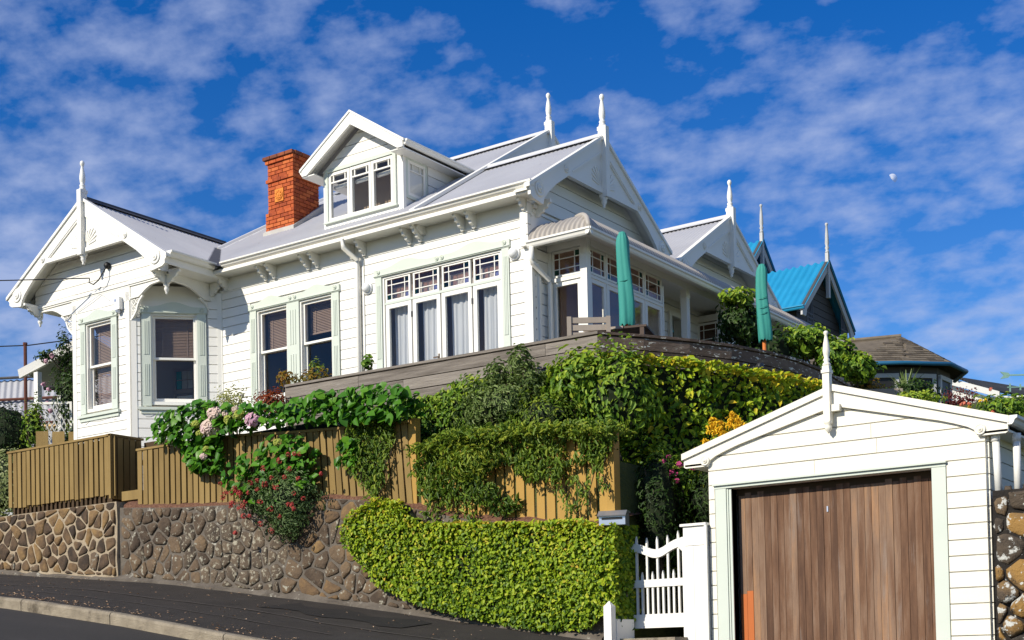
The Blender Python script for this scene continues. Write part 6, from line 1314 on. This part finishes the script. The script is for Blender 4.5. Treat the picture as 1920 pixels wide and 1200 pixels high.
# 3 hydrangea: largest leaves one by one, the rest as one mass
hy = thing('hydrangea', (-12.5, 12.7, 3.8), 'leafy hydrangea with pink and lime mopheads spilling over the fence', 'shrub')
HL = [(-14.55, 4.70), (-14.30, 5.02), (-13.9, 5.10), (-13.55, 5.13), (-12.9, 4.98), (-12.03, 4.90), (-11.31, 4.95), (-10.62, 4.96), (-10.08, 4.85), (-9.98, 4.52), (-10.35, 4.47), (-11.3, 4.58), (-12.6, 4.68), (-13.3, 4.60), (-14.1, 4.62)]
H1 = [(-13.95, 4.62), (-13.15, 4.62), (-13.20, 4.22), (-13.5, 4.16), (-13.8, 4.22)]; H2 = [(-13.15, 4.15), (-12.7, 4.38), (-12.1, 4.55), (-11.75, 4.50), (-11.5, 4.24), (-11.6, 3.80), (-12.24, 3.62), (-13.0, 3.86)]; H3 = [(-11.15, 4.35), (-10.85, 4.32), (-10.9, 4.0), (-11.2, 4.05)]
lmesh = []
for k in range(4):
    mb = MB(); rs = random.Random(k); rows = []
    for i, (u, w) in enumerate(((0, .0), (.12, .2), (.35, .33), (.62, .27), (.85, .12), (1, 0))):
        zc_ = -.12 * (u - .3) ** 2 * 2 + .02 * k; rows.append([mb.P(-w, u - .5, zc_ + .10 * w + .015 * rs.uniform(-1, 1)), mb.P(0, u - .5, zc_ - .02), mb.P(w, u - .5, zc_ + .10 * w + .015 * rs.uniform(-1, 1))])
    for i in range(5): mb.f += [[rows[i][0], rows[i][1], rows[i + 1][1], rows[i + 1][0]], [rows[i][1], rows[i][2], rows[i + 1][2], rows[i + 1][1]]]
    me = mb.mesh('leaf', 'leaf_hydra', True); at = me.attributes.new('lv', 'FLOAT', 'POINT'); at.data.foreach_set('value', [.2 + .18 * k] * len(me.vertices)); lmesh.append(me)
rg = np.random.default_rng(44); rs = random.Random(44)
def hleaf(a, c, b, s):
    nv = Vector((rs.gauss(0, .45), -1 + rs.gauss(0, .25), .75 + rs.gauss(0, .4))).normalized(); tv = Vector((rs.gauss(0, .8), -.3, -.55 + rs.gauss(0, .4))); tv = (tv - nv * tv.dot(nv)).normalized(); xv = tv.cross(nv)
    o = bpy.data.objects.new('leaf', rs.choice(lmesh)); COL.objects.link(o); o.parent = hy; o.matrix_local = Matrix.Translation(Vector((a, 12.5 - b, c)) - WL[hy.name]) @ Matrix((xv * s, tv * s, nv * s)).transposed().to_4x4()
cnt = 0
for poly, n_, b0, th in ((HL, 190, .10, .28), (H1, 30, .16, .14), (H2, 62, .16, .20), (H3, 12, .16, .1)):
    q = sample(poly, n_, rg)
    for a, c in q: hleaf(a, c, b0 + th * rs.uniform(.5, 1.05), rs.uniform(.115, .175))
    n2 = n_ * 5; q = sample(poly, n2, rg); h = b0 + th * rg.uniform(-.2, .9, n2); P = np.stack([q[:, 0], 12.5 - h, q[:, 1]], 1); leaves('foliage', P, np.tile([0, -.8, .7], (n2, 1)), .12, 'leaf_hydra', hy, .62, .5, 45 + n_, .6, lvb=-.05)
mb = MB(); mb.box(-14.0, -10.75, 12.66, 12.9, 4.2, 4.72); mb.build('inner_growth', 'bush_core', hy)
def head(a, b, c, r, m):
    rg2 = np.random.default_rng(int(abs(a * 1000 + c * 100))); d = norm(rg2.normal(0, 1, (170, 3))); d = d[d[:, 1] < .35]; P = np.array([a, b, c]) + d * r * np.array([1, 1, .82]); return leaves('flower_head', P, d, r * .48, m, hy, .95, 0, int(c * 97), .25, .05, kind=False)
for a, c, r, m in ((-13.32, 4.76, .125, 'pale_petal'), (-13.22, 4.92, .105, 'pale_petal'), (-12.54, 4.77, .10, 'pink_petal'), (-13.6, 4.83, .06, 'lime_petal'), (-13.02, 4.90, .055, 'pale_petal'), (-12.96, 4.82, .075, 'lime_petal'), (-12.78, 4.86, .07, 'lime_petal'), (-12.86, 4.93, .05, 'pale_petal'), (-13.48, 4.40, .05, 'pale_petal'), (-13.43, 4.49, .045, 'lime_petal'), (-12.13, 4.43, .06, 'lime_petal'), (-13.52, 4.70, .055, 'lime_petal'), (-13.4, 5.04, .045, 'lime_petal')): head(a, 12.20 if c > 4.55 else 12.22, c, r, m)
# 4 red valerian on the wall
va = bush('valerian', (-12.0, 12.22, 3.72), (.52, .20, .40), 3000, .045, 'leaf_grey', 'valerian with small red flower heads tumbling down the stone wall', 'flower', 51, .32, .1, core=.5)
bush('valerian', (-12.55, 12.24, 3.80), (.35, .13, .26), 900, .045, 'leaf_grey', '', '', 52, .3, .1, parent=va, core=0, stems=4, base=(-12.3, 12.4, 3.6)); bush('valerian', (-11.95, 12.16, 3.40), (.30, .12, .22), 900, .04, 'leaf_grey', '', '', 53, .3, .3, parent=va, core=0, stems=3, base=(-11.9, 12.3, 3.5))
rs = random.Random(8)
for k in range(46):
    a, c = rs.choice([(-12.75 + rs.gauss(0, .18), 3.82 + rs.gauss(0, .16)), (-12.05 + rs.gauss(0, .34), 3.85 + rs.gauss(0, .18)), (-11.9 + rs.gauss(0, .2), 4.2 + rs.gauss(0, .05)) if k % 5 == 0 else (-12.2 + rs.gauss(0, .35), 3.7 + rs.gauss(0, .2))]); rg2 = np.random.default_rng(k); d = norm(rg2.normal(0, 1, (26, 3))); leaves('flower_head', np.array([a, 12.03 + rs.uniform(-.02, .08), c]) + d * rs.uniform(.020, .036), d, .022, 'red_petal', va, .9, 0, k, .3, kind=False)
# 5 vines on the fences
def strands(t, lst, m, n_per, size, seed, y=12.35):
    rg = np.random.default_rng(seed); Pa = []; mb = MB()
    for (a0, c0, c1, sp) in lst:
        u = np.sort(rg.uniform(0, 1, n_per)); a = a0 + .06 * np.sin(u * 5 + a0 * 9) + rg.normal(0, sp, n_per) * (1 - .4 * u); Pa.append(np.stack([a, y - .03 - np.abs(rg.normal(0, .03, n_per)), c0 + (c1 - c0) * u], 1)); mb.tube([(a0 + .06 * math.sin(s * 5 + a0 * 9), y + .02, c0 + (c1 - c0) * s) for s in (0, .25, .5, .75, 1)], .006, 4)
    P = np.concatenate(Pa); leaves('hanging_foliage', P, np.tile([0, -1, .3], (len(P), 1)), size, m, t, .30, .9, seed, .7); mb.build('stems', 'bark', t)
VC = [(-10.08, 3.95), (-9.9, 4.17), (-9.46, 4.30), (-8.9, 4.27), (-8.36, 4.24), (-7.8, 4.20), (-7.30, 4.14), (-7.28, 3.95), (-7.52, 3.72), (-7.85, 3.74), (-8.0, 3.60), (-8.1, 3.30), (-8.05, 3.12), (-9.2, 3.12), (-9.3, 3.45), (-9.6, 3.50), (-10.03, 3.55)]
def vine_holes(a, c, rg): return (lump(a * 1.6, c * 1.1, 400, 1.3) + .35 * lump(a, c, 401, 3.) > .10 + 1.1 * (c - 3.55)) & (c < 4.05)
vc = face_plant('fence_vine', VC, Fr((0, 12.42, 0), (1, 0)), .0, .24, 6200, .068, 'leaf_vine', 'dark narrow leaved vine heaped over the golden fence', 'vine', 61, .28, .75, .45, 1.0, f=1.2, core=False, holes=vine_holes)
q_ = sample([(-10.0, 12.1), (-7.3, 12.1), (-7.3, 12.75), (-10.0, 12.75)], 2400, np.random.default_rng(3)); zz_ = np.interp(q_[:, 0], [-10, -9.46, -8.36, -7.3], [4.15, 4.26, 4.20, 4.10]) - .25 * np.abs(q_[:, 1] - 12.45) + .06 * lump(q_[:, 0], q_[:, 1], 9, 2.); leaves('top_foliage', np.stack([q_[:, 0], q_[:, 1], zz_ + np.random.default_rng(4).normal(0, .03, 2400)], 1), np.tile([0, -.4, 1.], (2400, 1)), .066, 'leaf_vine', vc, .28, .3, 69, 1., lvb=.2)
strands(vc, [(-7.62, 3.95, 3.25, .05), (-7.95, 3.7, 3.1, .05), (-9.45, 3.6, 3.15, .05), (-9.65, 3.6, 3.2, .05), (-9.85, 3.7, 3.3, .06), (-7.45, 3.9, 3.4, .05), (-9.25, 3.5, 3.1, .06), (-7.78, 3.6, 3.2, .04)], 'leaf_vine', 70, .06, 62)
bush('fence_vine', (-9.15, 12.16, 3.88), (.42, .10, .22), 600, .06, 'leaf_vine', '', '', 63, .3, .6, parent=vc, core=0, stems=0, lvb=.30)
vb = face_plant('fence_vine', [(-11.2, 4.30), (-11.05, 4.58), (-10.6, 4.62), (-10.35, 4.50), (-10.40, 4.20), (-10.55, 4.05), (-10.62, 3.75), (-10.8, 3.75), (-10.85, 4.05), (-11.0, 4.2)], Fr((0, 12.40, 0), (1, 0)), .0, .14, 1700, .055, 'leaf_vine', 'thin dark vine trailing down the leaning end of the ochre fence', 'vine', 65, .30, .8, .3, .9, core=False)
strands(vb, [(-10.95, 4.3, 3.85, .05), (-10.75, 4.1, 3.6, .06), (-10.62, 4.0, 3.62, .05), (-10.45, 4.45, 3.8, .06), (-10.85, 4.2, 3.7, .06), (-10.55, 4.3, 3.65, .05)], 'leaf_vine', 75, .055, 66)
# 6 small shrubs in front of the house
bush('golden_shrub', (-14.08, 13.3, 5.28), (.34, .22, .30), 1100, .042, 'leaf_pale', 'airy pale yellow shrub beside the bay', 'shrub', 71, .34, -.6, core=0, stems=9, base=(-14.05, 13.3, 4.7), lvb=.05)
bush('red_shrub', (-13.13, 13.1, 5.17), (.27, .2, .19), 1100, .04, 'leaf_red', 'rust red shrub at the left end of the deck', 'shrub', 72, .4, .0, core=.5, lvb=.05)
bush('copper_shrub', (-12.98, 13.75, 5.55), (.40, .18, .17), 700, .05, 'leaf_orange', 'green and copper shrub peeping over the deck below the double window', 'shrub', 73, .45, -.4, core=0, stems=6, base=(-13.0, 13.75, 4.9))
bush('copper_shrub', (-13.36, 13.62, 5.62), (.14, .12, .14), 150, .05, 'leaf_orange', 'orange tipped sprig in front of the left half of the double window', 'shrub', 74, .45, -.2, core=0, stems=3, base=(-13.3, 13.62, 5.0), lvb=.3)
bush('climber_sprig', (-13.05, 13.9, 5.78), (.12, .08, .16), 70, .05, 'leaf_vine', 'small dark sprig against the double window', 'shrub', 75, .5, .2, core=0, stems=2, base=(-13.05, 13.9, 5.2))
bush('climber_sprig', (-11.70, 13.45, 5.58), (.09, .07, .12), 90, .065, 'leaf_mid', 'small leafy sprig poking above the deck rail below the downpipe', 'shrub', 76, .6, .2, core=0, stems=2, base=(-11.7, 13.45, 5.2))
bush('deck_sprig', (-8.62, 13.1, 5.44), (.14, .06, .10), 60, .05, 'leaf_mid', 'tuft of leaves on top of the deck parapet', 'shrub', 77, .4, -.5, core=0, stems=3, base=(-8.62, 13.1, 5.1)) if False else None
# 7 gate area
bush('dark_shrub', (-6.72, 13.6, 3.35), (.50, .55, .62), 3400, .05, 'leaf_dark', 'dark feathery shrub behind the white gate', 'shrub', 81, .26, .3, core=.7, lvb=.12)
bush('dark_shrub', (-6.95, 13.9, 2.45), (.55, .5, .6), 1800, .05, 'leaf_dark', 'low dark foliage seen through the gate pickets', 'shrub', 82, .4, .3, core=.75)
bush('dark_shrub', (-7.18, 13.0, 3.25), (.26, .30, .75), 1900, .05, 'leaf_dark', 'dark leafy growth between the golden fence end and the gate', 'shrub', 182, .35, .4, core=.7, lvb=.1)
bg_ = bush('flowering_shrub', (-7.05, 13.25, 3.60), (.26, .18, .22), 600, .05, 'leaf_mid', 'small shrub with magenta flowers between fence and garage', 'shrub', 83, .5, .2)
rs = random.Random(12)
for k in range(16): rg2 = np.random.default_rng(k + 50); d = norm(rg2.normal(0, 1, (18, 3))); leaves('flower_head', np.array([-7.05 + rs.gauss(0, .15), 13.05 + rs.uniform(-.03, .05), 3.64 + rs.gauss(0, .10)]) + d * .022, d, .025, 'magenta_petal', bg_, .9, 0, k, .3, kind=False)
gb = bush('gold_shrub', (-6.40, 13.15, 3.86), (.26, .18, .24), 800, .06, 'leaf_mid', 'shrub with golden yellow plumes behind the garage eave', 'shrub', 84, .4, .0, lvb=.1)
for k, (a, c) in enumerate(((-6.50, 4.05), (-6.28, 4.08), (-6.42, 4.0), (-6.20, 4.0), (-6.60, 3.90))):
    rg2 = np.random.default_rng(k + 90); n_ = 130; u = rg2.uniform(0, 1, n_); d = norm(rg2.normal(0, 1, (n_, 3))); P = np.array([a, 13.0, c - .06]) + np.stack([rg2.normal(0, .045, n_) * (1.1 - u), rg2.normal(0, .04, n_), u * (.17 if k < 4 else .1)], 1); leaves('flower_plume', P, d + np.array([0, -.5, .5]), .045, 'gold_petal', gb, .35, -1.2, k, .5, kind=False)
# 8 verandah and deck climbers
cl = bush('verandah_climber', (-8.68, 18.3, 6.52), (.32, .40, .32), 1700, .075, 'leaf_dark', 'dark climber hanging from the verandah gutter behind the third post', 'climber', 91, .5, .5, core=.65, lvb=.18); bush('x', (-8.66, 18.2, 6.90), (.28, .30, .12), 500, .075, 'leaf_mid', '', '', 92, .5, .2, parent=cl, core=0, stems=3, base=(-8.7, 18.2, 6.5), lvb=.2)
dk = bush('deck_climber', (-7.95, 19.0, 6.28), (.38, .45, .22), 2000, .08, 'leaf_mid', 'glossy green shrub beyond the far umbrella', 'shrub', 93, .5, .4, core=.75); bush('x', (-7.55, 19.15, 6.0), (.32, .4, .30), 1500, .08, 'leaf_mid', '', '', 94, .5, .5, parent=dk, core=.75, stems=3, base=(-7.6, 19.2, 5.4)); bush('x', (-8.35, 18.6, 6.05), (.40, .4, .45), 1200, .075, 'leaf_dark', '', '', 95, .5, .5, parent=dk, core=.8, stems=3, base=(-8.3, 18.7, 5.2)); bush('x', (-7.15, 19.0, 5.78), (.25, .3, .2), 700, .08, 'leaf_mid', '', '', 195, .5, .5, parent=dk, core=.7, stems=2, base=(-7.2, 19.0, 5.3))
# 9 right-hand garden
def spiky(name, c, n_, L, w, m, label, cat, seed, droop=.5, up=.6):
    rs = random.Random(seed); t = thing(name, c, label, cat)
    for k in range(n_):
        a = rs.random() * 6.28; e = rs.uniform(.15, 1.35); l = L * rs.uniform(.75, 1.1); mb = MB(); prev = None
        for i in range(6):
            u = i / 5; r_ = l * u * math.cos(e); z = l * u * math.sin(e) - droop * l * u * u * math.cos(e); ww = w * (1 - u) * (1 if u > .05 else .8) + .002; p = Vector(c) + Vector((math.cos(a) * r_, math.sin(a) * r_, z)); sd = Vector((-math.sin(a), math.cos(a), 0)) * ww
            cur = [mb.P(*(p - sd + Vector((0, 0, ww * .5)))), mb.P(*p), mb.P(*(p + sd + Vector((0, 0, ww * .5))))]
            if prev: mb.f += [[prev[0], prev[1], cur[1], cur[0]], [prev[1], prev[2], cur[2], cur[1]]]
            prev = cur
        me = mb.mesh('leaf', m, True); at = me.attributes.new('lv', 'FLOAT', 'POINT'); at.data.foreach_set('value', [rs.random()] * len(me.vertices)); link(bpy.data.objects.new('leaf', me), t)
    return t
spiky('aloe', (-7.35, 21.55, 5.75), 46, .62, .028, 'leaf_olive', 'spiky grey green aloe in front of the shingled house', 'aloe', 5)
bush('low_shrub', (-6.62, 19.7, 5.34), (.42, .3, .13), 1100, .05, 'leaf_mid', 'low bright green shrub just above the garage roof', 'shrub', 96, .5, -.2, lvb=.28); bush('low_shrub', (-7.55, 20.2, 5.72), (.3, .3, .16), 600, .06, 'leaf_orange', 'yellowish shrub beside the timber planter box', 'shrub', 97, .5, 0, lvb=.1); bush('low_shrub', (-7.0, 20.6, 5.62), (.5, .3, .2), 900, .06, 'leaf_dark', 'dark low foliage round the foot of the aloe', 'shrub', 98, .5, 0, lvb=.2)
rsx = bush('red_flax', (-6.35, 21.1, 5.40), (.26, .2, .14), 500, .07, 'leaf_maroon', 'maroon shrub with upright red flower spikes by the octagonal bay', 'shrub', 99, .25, -1., core=.4)
for k in range(12):
    rs = random.Random(k); a = -6.6 + k * .045; P = np.array([(a + rs.gauss(0, .012), 21.05 + rs.gauss(0, .03), 5.42 + .28 * u * rs.uniform(.7, 1.1)) for u in np.linspace(0, 1, 26)]); leaves('flower_spike', P, np.tile([0, -1., .3], (26, 1)), .035, 'leaf_maroon', rsx, .6, -1, k, .8, lvb=.1, kind=False)
rt = bush('garden_shrub', (-5.25, 19.4, 4.95), (.42, .4, .24), 2000, .06, 'leaf_mid', 'leafy shrub with coral flowers above the right end of the garage roof', 'shrub', 100, .45, .1, lvb=-.05)
for k in range(9): rs = random.Random(k + 4); d = norm(np.random.default_rng(k).normal(0, 1, (16, 3))); leaves('flower_head', np.array([-5.4 + rs.gauss(0, .22), 19.05, 5.06 + rs.gauss(0, .07)]) + d * .02, d, .03, 'coral_petal' if k % 3 else 'gold_petal', rt, .8, 0, k, .3, kind=False)
bush('garden_shrub', (-4.55, 19.9, 4.95), (.5, .4, .30), 1600, .06, 'leaf_mid', 'leafy shrub below the weathervane at the right edge', 'shrub', 101, .45, .1)
pb = thing('garden_box', (-7.1, 20, 5.2), 'pale timber planter box behind the garage ridge', 'planter'); FPb = Fr((-7.42, 19.75, 0), (.82, .57))
for k in range(3): prt(FPb, 'board', 'chair_wood', pb, (0, .62, 0, .03, 5.30 + k * .11, 5.40 + k * .11))
prt(FPb, 'end_board', 'chair_wood', pb, (0, .03, -.5, 0, 5.3, 5.62)); prt(FPb, 'soil_fill', 'soil', pb, (.03, .6, -.5, -.005, 5.3, 5.55))
# 10 left side plants
bush('clipped_hedge', (-21.1, 14.5, 5.85), (.62, .5, .55), 3000, .045, 'leaf_dark', 'dark rounded clipped hedge at the left edge', 'hedge', 111, .5, .3, core=.85, lumpy=.08, lvb=-.1)
bush('garden_shrub', (-20.1, 14.4, 5.85), (.22, .2, .50), 900, .055, 'leaf_mid', 'narrow green shrub in front of the porch post', 'shrub', 112, .5, .3)
ro = bush('climbing_rose', (-20.25, 15.35, 6.45), (.42, .4, .85), 3600, .055, 'leaf_dark', 'tall climbing rose with pink blooms beside the bay', 'rose', 113, .55, .3, core=.5, lvb=.2, base=(-20.2, 15.4, 4.4)); bush('x', (-20.35, 15.2, 7.35), (.14, .12, .42), 420, .05, 'leaf_dark', '', '', 114, .5, -.5, parent=ro, core=0, stems=2, base=(-20.3, 15.3, 6.6), lvb=.2); bush('x', (-20.55, 15.0, 7.25), (.28, .15, .10), 260, .05, 'leaf_dark', '', '', 115, .5, .2, parent=ro, core=0, stems=2, base=(-20.3, 15.3, 6.8), lvb=.2); bush('x', (-20.0, 15.2, 5.6), (.4, .35, .5), 1300, .055, 'leaf_mid', '', '', 116, .5, .3, parent=ro, core=.6, stems=2)
for k in range(9): rs = random.Random(k + 70); d = norm(np.random.default_rng(k + 7).normal(0, 1, (22, 3))); leaves('bloom', np.array([-20.45 + rs.gauss(0, .16), 14.88, 6.6 + rs.uniform(-.5, .6)]) + d * .03, d, .045, 'pink_petal', ro, .9, 0, k, .3, kind=False)
bush('variegated_shrub', (-19.05, 12.95, 4.62), (.90, .30, .58), 4200, .05, 'leaf_varieg', 'pale variegated shrub at the left end of the fence', 'shrub', 117, .6, .4, core=.7)
bush('variegated_shrub', (-18.2, 12.75, 4.25), (.22, .18, .2), 420, .045, 'leaf_varieg', 'small variegated trailer at the foot of the left fence', 'shrub', 118, .6, .5, core=.3)
